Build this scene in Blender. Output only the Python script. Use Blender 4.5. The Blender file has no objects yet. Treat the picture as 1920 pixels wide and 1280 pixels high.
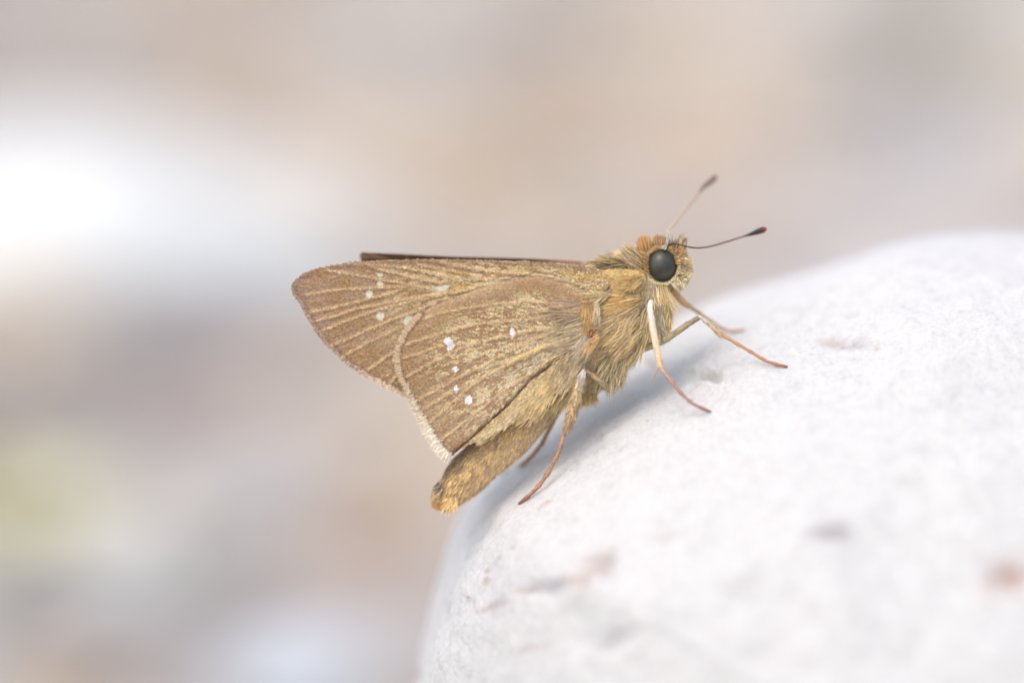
import bpy, math
import numpy as np

# ------------------------------------------------------------------ camera, world, sun, exposure
MM = 0.001                        # everything below is worked out in millimetres
D = 250.0                         # lens to plane of focus
FIELD = 53.0                      # width of the field in the plane of focus
K = FIELD / 1920.0                # millimetres per photo pixel in that plane
PITCH = math.radians(12.0)
O = np.array([0.0, 0.0, 62.0])    # middle of the plane of focus; the ground is z = 0
RIGHT = np.array([1.0, 0.0, 0.0])
FWD = np.array([0.0, math.cos(PITCH), -math.sin(PITCH)])
UP = np.array([0.0, math.sin(PITCH), math.cos(PITCH)])
CAM = O - FWD * D

scene = bpy.context.scene
cd = bpy.data.cameras.new('camera')
cd.sensor_width = 36.0
cd.lens = 36.0 * D / FIELD
cd.clip_start = 0.01
cd.clip_end = 200.0
cd.dof.use_dof = True
cd.dof.focus_distance = (D - 0.7) * MM
cd.dof.aperture_fstop = cd.lens / 16.0     # a 16 mm wide opening
cam = bpy.data.objects.new('camera', cd)
scene.collection.objects.link(cam)
cam.location = CAM * MM
cam.rotation_euler = (math.pi / 2 - PITCH, 0, 0)
scene.camera = cam

SUN_EL, SUN_AZ = math.radians(64), math.radians(218)   # azimuth clockwise from +Y
world = bpy.data.worlds.new('World')
scene.world = world
world.use_nodes = True
wn = world.node_tree
for n in list(wn.nodes):
    wn.nodes.remove(n)
sky = wn.nodes.new('ShaderNodeTexSky')
sky.sky_type = 'NISHITA'
sky.sun_disc = False
sky.sun_elevation = SUN_EL
sky.sun_rotation = SUN_AZ
sky.dust_density = 4.0
sky.air_density = 0.8
sky.ozone_density = 0.6
bg = wn.nodes.new('ShaderNodeBackground')
bg.inputs['Strength'].default_value = 0.15
wo = wn.nodes.new('ShaderNodeOutputWorld')
wn.links.new(sky.outputs[0], bg.inputs[0])
wn.links.new(bg.outputs[0], wo.inputs[0])

sl = bpy.data.lights.new('sun', 'SUN')
sl.energy = 0.7
sl.angle = math.radians(150)
sl.color = (1.0, 0.965, 0.85)
sun = bpy.data.objects.new('sun', sl)
scene.collection.objects.link(sun)
sun.location = (0.3, -0.3, 1.0)
sun.rotation_euler = (math.pi / 2 - SUN_EL, 0, math.pi - SUN_AZ)

scene.view_settings.view_transform = 'Standard'
scene.view_settings.look = 'None'
scene.view_settings.gamma = 1.0
scene.view_settings.use_curve_mapping = False
scene.view_settings.exposure = 0.65
scene.cycles.use_denoising = True
scene.cycles.max_bounces = 8

rng = np.random.default_rng(11)

# ------------------------------------------------------------------ helpers
def L(px, py, d=0.0):
    """photo pixel + depth beyond the plane of focus (mm) -> local frame (right, up, depth) in mm"""
    px, py, d = np.broadcast_arrays(np.asarray(px, float), np.asarray(py, float), np.asarray(d, float))
    return np.stack([(px - 960) * K, (640 - py) * K, d], -1)

def W(l):
    """local frame -> world millimetres"""
    l = np.asarray(l, float)
    s = 1 + l[..., 2:3] / D
    return CAM + FWD * (D + l[..., 2:3]) + RIGHT * (l[..., 0:1] * s) + UP * (l[..., 1:2] * s)

def srgb(*c):
    c = np.asarray(c, float) / 255.0
    return np.where(c <= 0.04045, c / 12.92, ((c + 0.055) / 1.055) ** 2.4)

def unit(v):
    return v / np.maximum(np.linalg.norm(v, axis=-1, keepdims=True), 1e-9)

def _hash(ix, iy, iz, seed):
    h = (ix * 374761393 + iy * 668265263 + iz * 2147483647 + seed * 1274126177) & 0xFFFFFFFF
    h = ((h ^ (h >> 13)) * 1274126177) & 0xFFFFFFFF
    h = ((h ^ (h >> 16)) * 2246822519) & 0xFFFFFFFF
    return ((h ^ (h >> 15)) & 0xFFFFFF) / float(0xFFFFFF) * 2 - 1

def noise(p, seed=0):
    p = np.asarray(p, float)
    i = np.floor(p).astype(np.int64)
    f = p - i
    w = f * f * f * (f * (f * 6 - 15) + 10)
    out = 0
    for a in (0, 1):
        for b in (0, 1):
            for c in (0, 1):
                wt = (w[..., 0] if a else 1 - w[..., 0]) * (w[..., 1] if b else 1 - w[..., 1]) * (w[..., 2] if c else 1 - w[..., 2])
                out = out + wt * _hash(i[..., 0] + a, i[..., 1] + b, i[..., 2] + c, seed)
    return out

def fbm(p, octaves=4, seed=0, gain=0.5):
    p = np.asarray(p, float)
    out, amp, tot = 0, 1.0, 0.0
    for o in range(octaves):
        out = out + amp * noise(p * (2.03 ** o) + o * 7.31, seed + o)
        tot += amp
        amp *= gain
    return out / tot * 1.6

def spline(pts, n, closed=False):
    """Catmull-Rom through the rows of pts, n samples evenly by arc length"""
    p = np.asarray(pts, float)
    if closed:
        q = np.vstack([p[-1], p, p[0], p[1]])
    else:
        q = np.vstack([2 * p[0] - p[1], p, 2 * p[-1] - p[-2]])
    out = []
    for i in range(1, len(q) - 2):
        t = np.linspace(0, 1, 24, endpoint=False)[:, None]
        a, b, c, d = q[i - 1], q[i], q[i + 1], q[i + 2]
        out.append(0.5 * (2 * b + (c - a) * t + (2 * a - 5 * b + 4 * c - d) * t ** 2 + (3 * b - a - 3 * c + d) * t ** 3))
    if not closed:
        out.append(p[-1:])
    o = np.vstack(out)
    if closed:
        o = np.vstack([o, o[:1]])
    s = np.concatenate([[0], np.cumsum(np.linalg.norm(np.diff(o[:, :2], axis=0), axis=1))])
    t = np.linspace(0, s[-1], n, endpoint=not closed)
    return np.stack([np.interp(t, s, o[:, k]) for k in range(o.shape[1])], -1)

def inside(poly, x, y):
    r = np.zeros(np.shape(x), bool)
    n = len(poly)
    for i in range(n):
        x0, y0 = poly[i]
        x1, y1 = poly[(i + 1) % n]
        if y0 == y1:
            continue
        c = ((y0 > y) != (y1 > y)) & (x < (x1 - x0) * (y - y0) / (y1 - y0) + x0)
        r ^= c
    return r

def seg_dist(x, y, line, closed=False, want_near=False):
    best = np.full(np.shape(x), 1e9)
    bx = np.zeros(np.shape(x)); by = np.zeros(np.shape(x))
    pts = list(map(tuple, np.asarray(line)[:, :2]))
    if closed:
        pts = pts + [pts[0]]
    for (x0, y0), (x1, y1) in zip(pts[:-1], pts[1:]):
        dx, dy = x1 - x0, y1 - y0
        t = np.clip(((x - x0) * dx + (y - y0) * dy) / max(dx * dx + dy * dy, 1e-9), 0, 1)
        nx, ny = x0 + t * dx, y0 + t * dy
        q = np.hypot(x - nx, y - ny)
        m = q < best
        best = np.where(m, q, best)
        if want_near:
            bx = np.where(m, nx, bx); by = np.where(m, ny, by)
    return (best, bx, by) if want_near else best

def mix(a, b, t):
    t = np.asarray(t)[..., None]
    return a * (1 - t) + b * t

class Root:
    def __init__(self, name, base_local=None, world_mm=None, label=None, cat=None, group=None):
        self.w = W(base_local) if world_mm is None else np.asarray(world_mm, float)
        o = bpy.data.objects.new(name, None)
        o.empty_display_size = 0.005
        scene.collection.objects.link(o)
        o.location = self.w * MM
        tag(o, label, cat, group)
        self.o = o

def tag(o, label=None, cat=None, group=None, kind=None):
    for k, v in (('label', label), ('category', cat), ('group', group), ('kind', kind)):
        if v:
            o[k] = v

def build(name, wv, faces, mat, parent=None, origin=None, col=None, smooth=True, kind=None, extra=None):
    """world-mm vertices -> one mesh object; faces an (n,3|4) array or list"""
    wv = np.asarray(wv, float).reshape(-1, 3)
    org = np.zeros(3) if origin is None else np.asarray(origin, float)
    me = bpy.data.meshes.new(name)
    v = ((wv - org) * MM).astype(np.float32)
    if isinstance(faces, np.ndarray):
        faces = [faces]
    tot = [np.asarray(f) for f in faces if len(f)]
    loops = np.concatenate([f.ravel() for f in tot]).astype(np.int32)
    sizes = np.concatenate([np.full(len(f), f.shape[1]) for f in tot]).astype(np.int32)
    starts = np.concatenate([[0], np.cumsum(sizes)[:-1]]).astype(np.int32)
    me.vertices.add(len(v)); me.vertices.foreach_set('co', v.ravel())
    me.loops.add(len(loops)); me.loops.foreach_set('vertex_index', loops)
    me.polygons.add(len(sizes))
    me.polygons.foreach_set('loop_start', starts)
    me.polygons.foreach_set('loop_total', sizes)
    me.update(calc_edges=True)
    me.polygons.foreach_set('use_smooth', np.full(len(sizes), smooth))
    if col is not None:
        a = me.color_attributes.new('col', 'FLOAT_COLOR', 'POINT')
        c = np.ones((len(v), 4), np.float32); c[:, :3] = col
        a.data.foreach_set('color', c.ravel())
    for k, val in (extra or {}).items():
        a = me.attributes.new(k, 'FLOAT', 'POINT')
        a.data.foreach_set('value', np.asarray(val, np.float32))
    me.validate()
    me.materials.append(mat)
    o = bpy.data.objects.new(name, me)
    scene.collection.objects.link(o)
    if parent is not None:
        o.parent = parent
    else:
        o.location = org * MM
    tag(o, kind=kind)
    return o

def grid_faces(n, m, wrap_m=False):
    i = np.arange(n - 1)[:, None]
    j = np.arange(m if wrap_m else m - 1)[None, :]
    j2 = (j + 1) % m
    return np.stack(np.broadcast_arrays(i * m + j, i * m + j2, (i + 1) * m + j2, (i + 1) * m + j), -1).reshape(-1, 4)

# ------------------------------------------------------------------ materials
def material(name, rough=0.7, spec=0.3, nodes=None, sheen=0.0):
    m = bpy.data.materials.new(name)
    m.use_nodes = True
    nt = m.node_tree
    b = nt.nodes['Principled BSDF']
    b.inputs['Roughness'].default_value = rough
    b.inputs['Specular IOR Level'].default_value = spec
    if sheen:
        b.inputs['Sheen Weight'].default_value = sheen
        b.inputs['Sheen Roughness'].default_value = 0.5
    if nodes:
        nodes(nt, b)
    return m

def mm_coord(nt):
    tc = nt.nodes.new('ShaderNodeTexCoord')
    vm = nt.nodes.new('ShaderNodeVectorMath'); vm.operation = 'SCALE'
    vm.inputs['Scale'].default_value = 1000.0
    nt.links.new(tc.outputs['Object'], vm.inputs[0])
    return vm.outputs[0]

def noise_node(nt, vec, scale, detail=4, rough=0.55):
    n = nt.nodes.new('ShaderNodeTexNoise')
    n.inputs['Scale'].default_value = scale
    n.inputs['Detail'].default_value = detail
    n.inputs['Roughness'].default_value = rough
    nt.links.new(vec, n.inputs['Vector'])
    return n.outputs['Fac']

def ramp(nt, fac, stops):
    r = nt.nodes.new('ShaderNodeValToRGB')
    e = r.color_ramp.elements
    while len(e) < len(stops):
        e.new(0.5)
    for k, (p, c) in enumerate(stops):
        e[k].position = p
        e[k].color = (*c, 1) if len(c) == 3 else c
    nt.links.new(fac, r.inputs[0])
    return r.outputs[0]

def mul(nt, a, b, fac=1.0):
    m = nt.nodes.new('ShaderNodeMix'); m.data_type = 'RGBA'; m.blend_type = 'MULTIPLY'
    m.inputs['Factor'].default_value = fac
    nt.links.new(a, m.inputs[6]); nt.links.new(b, m.inputs[7])
    return m.outputs[2]

def bump(nt, b, h, strength, dist):
    n = nt.nodes.new('ShaderNodeBump')
    n.inputs['Strength'].default_value = strength
    n.inputs['Distance'].default_value = dist
    nt.links.new(h, n.inputs['Height'])
    nt.links.new(n.outputs[0], b.inputs['Normal'])

def attr_mat(name, rough, spec, scale, lo, hi, sheen=0.0, bump_mm=0.0):
    def f(nt, b):
        a = nt.nodes.new('ShaderNodeVertexColor'); a.layer_name = 'col'
        n = noise_node(nt, mm_coord(nt), scale, 3)
        c = mul(nt, a.outputs[0], ramp(nt, n, [(0.3, (lo,) * 3), (0.7, (hi,) * 3)]))
        nt.links.new(c, b.inputs['Base Color'])
        if bump_mm:
            bump(nt, b, n, 0.6, bump_mm * MM)
    return material(name, rough, spec, f, sheen)

M_SCALE = attr_mat('wing_scales', 0.62, 0.25, 9.0, 0.86, 1.1)
M_MEMB = attr_mat('wing_membrane', 0.6, 0.3, 6.0, 0.8, 1.1, bump_mm=0.03)
M_FUR = attr_mat('body_hair', 0.55, 0.3, 5.0, 0.85, 1.1)
M_BODY = attr_mat('body_cuticle', 0.7, 0.2, 6.0, 0.7, 1.1, bump_mm=0.04)
M_LEG = attr_mat('leg_cuticle', 0.5, 0.35, 14.0, 0.75, 1.15, bump_mm=0.02)

def eye_nodes(nt, b):
    co = mm_coord(nt)
    v = nt.nodes.new('ShaderNodeTexVoronoi'); v.inputs['Scale'].default_value = 38.0
    nt.links.new(co, v.inputs['Vector'])
    n = noise_node(nt, co, 2.2, 2)
    nt.links.new(ramp(nt, n, [(0.3, (0.032, 0.034, 0.025)), (0.7, (0.058, 0.060, 0.045))]), b.inputs['Base Color'])
    bump(nt, b, v.outputs['Distance'], 0.25, 0.01 * MM)
M_EYE = material('eye_surface', 0.28, 0.5, eye_nodes)

# ------------------------------------------------------------------ the white stone
RIM = np.array([(900, 2900, 8), (770, 2400, 8), (722, 1900, 9), (738, 1600, 9.5), (780, 1285, 10), (798, 1180, 10.5), (820, 1085, 11), (848, 992, 11.4),
                (893, 915, 11.9), (960, 848, 12.6), (1040, 768, 13.6), (1130, 690, 14.6), (1200, 640, 15.4), (1270, 596, 16), (1330, 566, 16.6),
                (1400, 541, 17.2), (1500, 512, 17.8), (1590, 482, 18), (1660, 459, 18), (1740, 443, 18), (1830, 436, 18), (1920, 437, 18),
                (2100, 452, 17.5), (2400, 530, 17), (2750, 720, 16), (3000, 1080, 15), (3110, 1600, 14), (3040, 2200, 12), (2780, 2700, 10),
                (2300, 2990, 9), (1500, 3060, 8)])
RIMD = spline(RIM, 500, closed=True)
R_STONE = 40.0

def rim_query(px, py):
    best, bx, by = seg_dist(px, py, RIMD[:, :2], closed=True, want_near=True)
    return best
def rim_depth(px, py):
    w = 0; s = 0
    for q in RIM:
        d2 = (px - q[0]) ** 2 + (py - q[1]) ** 2 + 900.0
        k = 1 / d2 ** 1.5
        w = w + k; s = s + k * q[2]
    return s / w
def stone_depth(px, py):
    """depth of the stone's near face under a photo pixel"""
    px, py = np.asarray(px, float), np.asarray(py, float)
    t = rim_query(px, py) * K
    t = R_STONE * (1 - np.exp(-t / R_STONE * 1.0)) * 0.98
    return rim_depth(px, py) - np.sqrt(np.maximum(2 * R_STONE * t - t * t, 0))

# (px, py, half width, half height, turn, rgb, strength): mineral stains
O1 = srgb(176, 128, 102); O2 = srgb(160, 134, 118); G1 = srgb(140, 138, 150); G2 = srgb(164, 160, 154)
STAINS = [(1895, 1082, 44, 30, 0, O1, 0.95), (1565, 1003, 36, 20, 0, G1, 0.75), (1558, 1008, 30, 10, 0, O2, 0.5), (1130, 1055, 26, 24, 20, O2, 0.8),
          (1085, 1088, 26, 13, 8, O1, 0.65), (1020, 1098, 40, 12, 12, G1, 0.6), (985, 1106, 22, 6, 10, O1, 0.55), (930, 1137, 26, 6, 18, O1, 0.7),
          (948, 1124, 12, 8, 10, G1, 0.6), (914, 1070, 6, 5, 0, O1, 0.85), (915, 1090, 8, 8, 0, O1, 0.8), (884, 1124, 8, 9, 0, G1, 0.7),
          (882, 1120, 4, 4, 0, O1, 0.8), (836, 1142, 8, 26, -6, G1, 0.5), (1028, 943, 11, 4, 20, O1, 0.7), (1012, 953, 8, 3, 20, G2, 0.7),
          (1556, 640, 22, 9, 2, O2, 0.7), (1600, 648, 32, 9, 3, G1, 0.65), (1578, 650, 8, 8, 0, O1, 0.5), (1644, 656, 4, 3, 0, O1, 0.6),
          (1216, 674, 12, 8, -20, O2, 0.95), (1330, 698, 26, 8, -8, G2, 0.6), (1212, 787, 3, 2, 0, O1, 0.8), (1128, 815, 5, 4, 30, O1, 0.5),
          (1150, 1195, 46, 12, 25, G1, 0.5), (985, 1212, 22, 6, 15, O2, 0.55), (784, 1262, 5, 14, -10, O1, 0.9), (1255, 1010, 34, 6, 12, O2, 0.3),
          (968, 1030, 10, 4, 15, G2, 0.6), (986, 1029, 4, 3, 0, O1, 0.6), (941, 1047, 8, 4, 25, G2, 0.6), (1390, 1090, 30, 12, 10, G2, 0.3),
          (1620, 1170, 50, 14, 10, G2, 0.3), (1740, 770, 30, 8, 25, G2, 0.35), (1700, 900, 34, 10, 0, G2, 0.25), (1870, 600, 5, 3, 0, G2, 0.6),
          (1800, 590, 7, 2, 10, G2, 0.6), (1860, 588, 8, 2, 10, G2, 0.5), (1420, 1210, 50, 16, 12, G1, 0.25), (870, 1190, 10, 14, 0, G2, 0.4)]
PITS = [(1328, 702, 26, 7, -8, 0.55), (1345, 712, 12, 5, 10, 0.4), (1305, 690, 8, 5, 0, -0.3), (1328, 684, 10, 4, -20, -0.35), (1318, 715, 22, 3, -12, -0.25), (1290, 728, 20, 3, 35, 0.3), (1283, 720, 16, 3, 35, -0.2), (1150, 800, 40, 5, 33, 0.18), (1060, 850, 40, 5, 38, 0.18), (1595, 648, 34, 8, 2, 0.35), (1556, 640, 18, 8, 0, 0.25),
        (838, 1148, 7, 26, -6, 0.35), (900, 1000, 6, 24, -35, 0.3), (890, 1030, 5, 20, -35, 0.25), (1020, 1100, 50, 12, 12, 0.3), (1130, 1058, 26, 22, 0, 0.4),
        (1565, 1003, 36, 18, 0, 0.35), (1895, 1082, 44, 26, 0, 0.5), (1150, 1195, 60, 18, 25, 0.35), (1640, 765, 40, 10, 5, 0.25), (1216, 674, 12, 8, -20, 0.25)]

def ell(px, py, e):
    a = math.radians(-e[4])
    dx, dy = px - e[0], py - e[1]
    u = (dx * math.cos(a) + dy * math.sin(a)) / e[2]
    v = (-dx * math.sin(a) + dy * math.cos(a)) / e[3]
    return u * u + v * v

def stone_mats(nt, b):
    co = mm_coord(nt)
    a = nt.nodes.new('ShaderNodeVertexColor'); a.layer_name = 'col'
    n1 = noise_node(nt, co, 0.9, 7, 0.62)
    n2 = noise_node(nt, co, 5.0, 5, 0.65)
    c = mul(nt, a.outputs[0], ramp(nt, n1, [(0.30, (0.88, 0.875, 0.88)), (0.48, (0.98, 0.97, 0.96)), (0.72, (1.0, 1.0, 1.0))]))
    c = mul(nt, c, ramp(nt, n2, [(0.29, (0.83, 0.815, 0.80)), (0.42, (0.98, 0.972, 0.962)), (0.6, (1.0, 1.0, 1.0))]))
    vo = nt.nodes.new('ShaderNodeTexVoronoi'); vo.inputs['Scale'].default_value = 4.5
    nt.links.new(co, vo.inputs['Vector'])
    c = mul(nt, c, ramp(nt, vo.outputs['Color'], [(0.1, (0.91, 0.91, 0.915)), (0.6, (1.0, 1.0, 0.995))]))
    nt.links.new(c, b.inputs['Base Color'])
    n3 = noise_node(nt, co, 3.2, 9, 0.7)
    bump(nt, b, n3, 0.8, 0.17 * MM)
    b.inputs['Subsurface Weight'].default_value = 0.6
    b.inputs['Subsurface Radius'].default_value = (1.0, 0.95, 0.9)
    b.inputs['Subsurface Scale'].default_value = 1.3 * MM
M_STONE = material('white_limestone', 0.7, 0.25, stone_mats)

def make_stone():
    # dense where the picture shows it: the rim from the lower left corner round to the right edge
    c = np.array([1750.0, 1750.0])
    arc = spline(RIM[:, :2], 4000, closed=True)
    ang = np.arange(4000)
    vis = (arc[:, 0] > 700) & (arc[:, 0] < 2050) & (arc[:, 1] < 1500)
    w = np.where(vis, 1.0, 0.12)
    cw = np.cumsum(w); cw = cw / cw[-1]
    N, M = 1150, 330
    idx = np.interp((np.arange(N) + 0.5) / N, cw, ang)
    rim = np.stack([np.interp(idx, ang, arc[:, 0]), np.interp(idx, ang, arc[:, 1])], -1)
    rho = np.linspace(0, 1, M) ** 1.55
    rho[0] = 0
    px = rim[:, None, 0] * (1 - rho) + c[0] * rho
    py = rim[:, None, 1] * (1 - rho) + c[1] * rho
    x, y = px.ravel(), py.ravel()
    d = stone_depth(x, y)
    d.reshape(N, M)[:, 0] = rim_depth(rim[:, 0], rim[:, 1])
    p = L(x, y, d)
    # outward normal of the near face, to push the relief along
    q = p.reshape(N, M, 3)
    ts = np.roll(q, -1, 0) - np.roll(q, 1, 0)
    tr = np.empty_like(q); tr[:, 1:-1] = q[:, 2:] - q[:, :-2]; tr[:, 0] = q[:, 1] - q[:, 0]; tr[:, -1] = tr[:, -2]
    nn = unit(np.cross(ts, tr)).reshape(-1, 3)
    nn = np.where(nn[:, 2:3] > 0, -nn, nn)
    rel = 0.5 * fbm(p * 0.11, 3, 5) + 0.09 * fbm(p * 0.55, 4, 9) + 0.025 * fbm(p * 2.4, 3, 21)
    ridge = 1 - np.abs(fbm(p * np.array([0.8, 0.8, 0.8]), 3, 33))
    rel -= 0.04 * np.clip(ridge - 0.86, 0, 1) / 0.14
    wob = fbm(p * 1.6, 3, 44)
    for e in PITS:
        rel -= 0.6 * e[5] * np.exp(-np.clip(ell(x, y, e) * (1 + 0.7 * wob), 0, 30) ** 1.3)
    fade = np.clip(rim_query(x, y) * K / 1.0, 0.15, 1)
    contact = np.ones(len(x))
    for fx, fy in ((975, 943), (1330, 772), (1472, 688), (1390, 620), (948, 886)):
        contact *= 1 - np.exp(-((x - fx) ** 2 + (y - fy) ** 2) / 26.0 ** 2)
    p = p + nn * (rel * fade * contact)[:, None]
    col = np.tile(np.array([0.69, 0.70, 0.693]), (len(x), 1))
    wob2 = fbm(p * 1.1, 4, 77) * 0.9 + 0.35 * fbm(p * 4.0, 3, 79)
    for e in STAINS:
        s = np.exp(-np.clip(ell(x, y, e) * np.exp(wob2 * 0.8), 0, 40) ** 1.1) * e[6] * 0.6
        col = mix(col, np.asarray(e[5]), np.clip(s, 0, 1))
    front = np.arange(N * M).reshape(N, M)
    f1 = []
    i = np.arange(N)[:, None]; j = np.arange(M - 1)[None, :]
    i2 = (i + 1) % N
    f1 = np.stack(np.broadcast_arrays(front[i, j], front[i2, j], front[i2, j + 1], front[i, j + 1]), -1).reshape(-1, 4)
    # the far half, coarser, sharing the rim
    Mb = 24
    rb = np.linspace(0, 1, Mb)[1:] ** 1.6
    bx = (rim[:, None, 0] * (1 - rb) + c[0] * rb); by = (rim[:, None, 1] * (1 - rb) + c[1] * rb)
    t = rim_query(bx.ravel(), by.ravel()) * K
    t = R_STONE * (1 - np.exp(-t / R_STONE)) * 0.98
    bd = rim_depth(bx.ravel(), by.ravel()) + 0.85 * np.sqrt(np.maximum(2 * R_STONE * t - t * t, 0))
    pb = L(bx.ravel(), by.ravel(), bd)
    pb = pb + np.stack([0 * bd, 0 * bd, 0.55 * fbm(pb * 0.11, 3, 5)], -1)
    base = N * M
    bi = np.empty((N, Mb), int); bi[:, 0] = front[:, 0]; bi[:, 1:] = base + np.arange(N * (Mb - 1)).reshape(N, Mb - 1)
    j = np.arange(Mb - 1)[None, :]
    f2 = np.stack(np.broadcast_arrays(bi[i, j], bi[i, j + 1], bi[i2, j + 1], bi[i2, j]), -1).reshape(-1, 4)
    wv = W(np.vstack([p, pb]))
    colb = np.tile(np.array([0.69, 0.70, 0.693]), (len(pb), 1))
    org = W(L(1700, 2700, 10))
    o = build('white_stone', wv, [f1[:, ::-1], f2[:, ::-1]], M_STONE, None, org, np.vstack([col, colb]))
    tag(o, 'large rounded white stone with faint rusty stains, under the brown butterfly', 'stone')
    return o
make_stone()

# ------------------------------------------------------------------ ground and the stones behind
def ground_nodes(nt, b):
    co = mm_coord(nt)
    n = noise_node(nt, co, 0.02, 6, 0.6)
    v = nt.nodes.new('ShaderNodeTexVoronoi'); v.inputs['Scale'].default_value = 0.035
    nt.links.new(co, v.inputs['Vector'])
    c = ramp(nt, n, [(0.3, (0.34, 0.31, 0.285)), (0.5, (0.46, 0.43, 0.40)), (0.7, (0.56, 0.53, 0.50))])
    c2 = ramp(nt, v.outputs['Color'], [(0.0, (0.75, 0.75, 0.78)), (1.0, (1.05, 1.0, 0.95))])
    nt.links.new(mul(nt, c, c2, 0.7), b.inputs['Base Color'])
    bump(nt, b, v.outputs['Distance'], 0.8, 0.006)
M_GROUND = material('pale_shingle_ground', 0.9, 0.15, ground_nodes)
def make_ground():
    xs = np.concatenate([-np.geomspace(40000, 300, 14), np.linspace(-250, 250, 41), np.geomspace(300, 40000, 14)])
    X, Y = np.meshgrid(xs, xs + 300)
    p = np.stack([X, Y, 0 * X], -1)
    p[..., 2] = 3.0 * fbm(np.stack([X, Y, 0 * X], -1) * 0.012, 3, 61) * (np.hypot(X, Y - 300) < 4000)
    o = build('ground', p.reshape(-1, 3), grid_faces(len(xs), len(xs)), M_GROUND)
    tag(o, 'pale stony ground behind the white stone', 'ground', kind='structure')
make_ground()

import bmesh
def ico(level):
    bm = bmesh.new()
    bmesh.ops.create_icosphere(bm, subdivisions=level, radius=1.0)
    v = np.array([x.co[:] for x in bm.verts]); f = np.array([[x.index for x in q.verts] for q in bm.faces])
    bm.free()
    return v, f
ICO2, ICO4 = ico(2), ico(4)

def pebble_verts(base, centre, size, rot, seed):
    v = base * 1.0
    v = v * (1 + 0.16 * noise(base * 1.3 + seed * 3.7, seed) + 0.06 * noise(base * 3.1 + seed, seed + 5))[:, None]
    v = v * size
    c, s = math.cos(rot), math.sin(rot)
    return v @ np.array([[c, s, 0], [-s, c, 0], [0, 0, 1]]) + centre

def ground_hit(px, py, z=0.0):
    d = W(L(px, py, 0)) - CAM
    t = (z - CAM[2]) / d[2]
    return CAM + d * t, t

def peb_nodes(nt, b):
    a = nt.nodes.new('ShaderNodeVertexColor'); a.layer_name = 'col'
    n = noise_node(nt, mm_coord(nt), 0.22, 6, 0.6)
    nt.links.new(mul(nt, a.outputs[0], ramp(nt, n, [(0.3, (0.82, 0.82, 0.84)), (0.7, (1.08, 1.06, 1.04))])), b.inputs['Base Color'])
    bump(nt, b, n, 0.5, 0.8 * MM)
M_PEB = material('pebble_surface', 0.8, 0.2, peb_nodes)

PAL = np.array([srgb(196, 186, 176), srgb(186, 172, 160), srgb(204, 200, 194), srgb(178, 174, 172), srgb(200, 182, 162), srgb(190, 182, 184), srgb(212, 208, 202)])
COBBLES = [  # px, py, width px, height px, depth ratio, rgb, label
    (130, 470, 1120, 510, 0.8, (236, 238, 238), 'big bright white stone blurred behind the butterfly wing tip, its brightest neighbour'),
    (400, 690, 460, 150, 0.7, (146, 130, 128), 'mauve grey stand-in for the shadow gap, blurred just below the bright white background stone'),  # shadow gap imitated by a stone of darker colour
    (215, 1120, 320, 150, 0.8, (196, 198, 200), 'dark grey stone blurred below the yellow green weed'),
    (600, 1285, 400, 200, 0.9, (204, 212, 222), 'pale bluish stone blurred beside the lower flank of the white stone'),
    (690, 1010, 200, 240, 0.8, (190, 166, 144), 'tan stone blurred under the tip of the butterfly abdomen'),
    (400, 985, 260, 150, 0.8, (196, 194, 194), 'smooth light grey stone blurred beside the yellow green weed'),
    (560, 860, 240, 160, 0.8, (178, 178, 182), 'cool grey stone blurred left of the butterfly abdomen'),
    (1290, 190, 380, 230, 0.9, (212, 186, 156), 'sandy tan stone blurred above the butterfly antennae'),
    (1130, 30, 420, 90, 0.8, (216, 216, 212), 'long whitish stone blurred beyond the sandy tan stone'),
    (1740, 160, 400, 240, 0.8, (92, 92, 94), 'charcoal grey stone blurred beside the far green weed'),
    (1720, 350, 420, 170, 0.9, (208, 206, 214), 'broad pale lavender stone blurred behind the top of the white stone'),
    (830, 120, 260, 90, 0.8, (178, 160, 144), 'brown stone blurred above the butterfly wings'),
    (400, 190, 420, 150, 0.8, (206, 180, 152), 'peach coloured stone blurred beyond the bright white background stone'),
    (860, 330, 260, 160, 0.8, (204, 204, 200), 'neutral grey stone blurred straight above the folded wings'),
    (1330, 430, 360, 210, 0.8, (202, 184, 172), 'pinkish stone blurred behind the butterfly antennae'),
    (1890, 230, 130, 150, 0.8, (206, 178, 150), 'warm tan stone blurred under the far green weed'),
]
spots_xy = []
for n_, (px, py, wpx, hpx, dr_, c_, lab) in enumerate(COBBLES):
    g, t = ground_hit(px, py, 6.0)
    sx = wpx * K * t / 2
    sz = hpx * K * t / 2 / max(0.6, math.cos(PITCH)) * 0.8
    sy = sx * dr_
    sz = min(sz, sx * 0.85)
    g, t = ground_hit(px, py, sz * 0.55)
    ctr = np.array([g[0], g[1], sz * 0.55])
    c_ = tuple(np.array(c_) * np.array([0.955, 0.965, 0.955]))
    v = pebble_verts(ICO4[0], ctr, np.array([sx, sy, sz]), 0.0, n_ + 3)
    o = build('background_stone', v, ICO4[1], M_PEB, None, np.array([g[0], g[1], 0]), np.tile(srgb(*c_), (len(v), 1)))
    tag(o, lab, 'stone')
    spots_xy.append((g[0], g[1], sx, sy))

WEEDS = [(70, 965, 470), (1885, 45, 260), (720, 760, 150)]
for px, py, wpx in WEEDS:
    g, t = ground_hit(px, py, 5.0)
    spots_xy.append((g[0], g[1], wpx * K * t / 2 * 0.5, wpx * K * t / 2 * 0.5))

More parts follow.
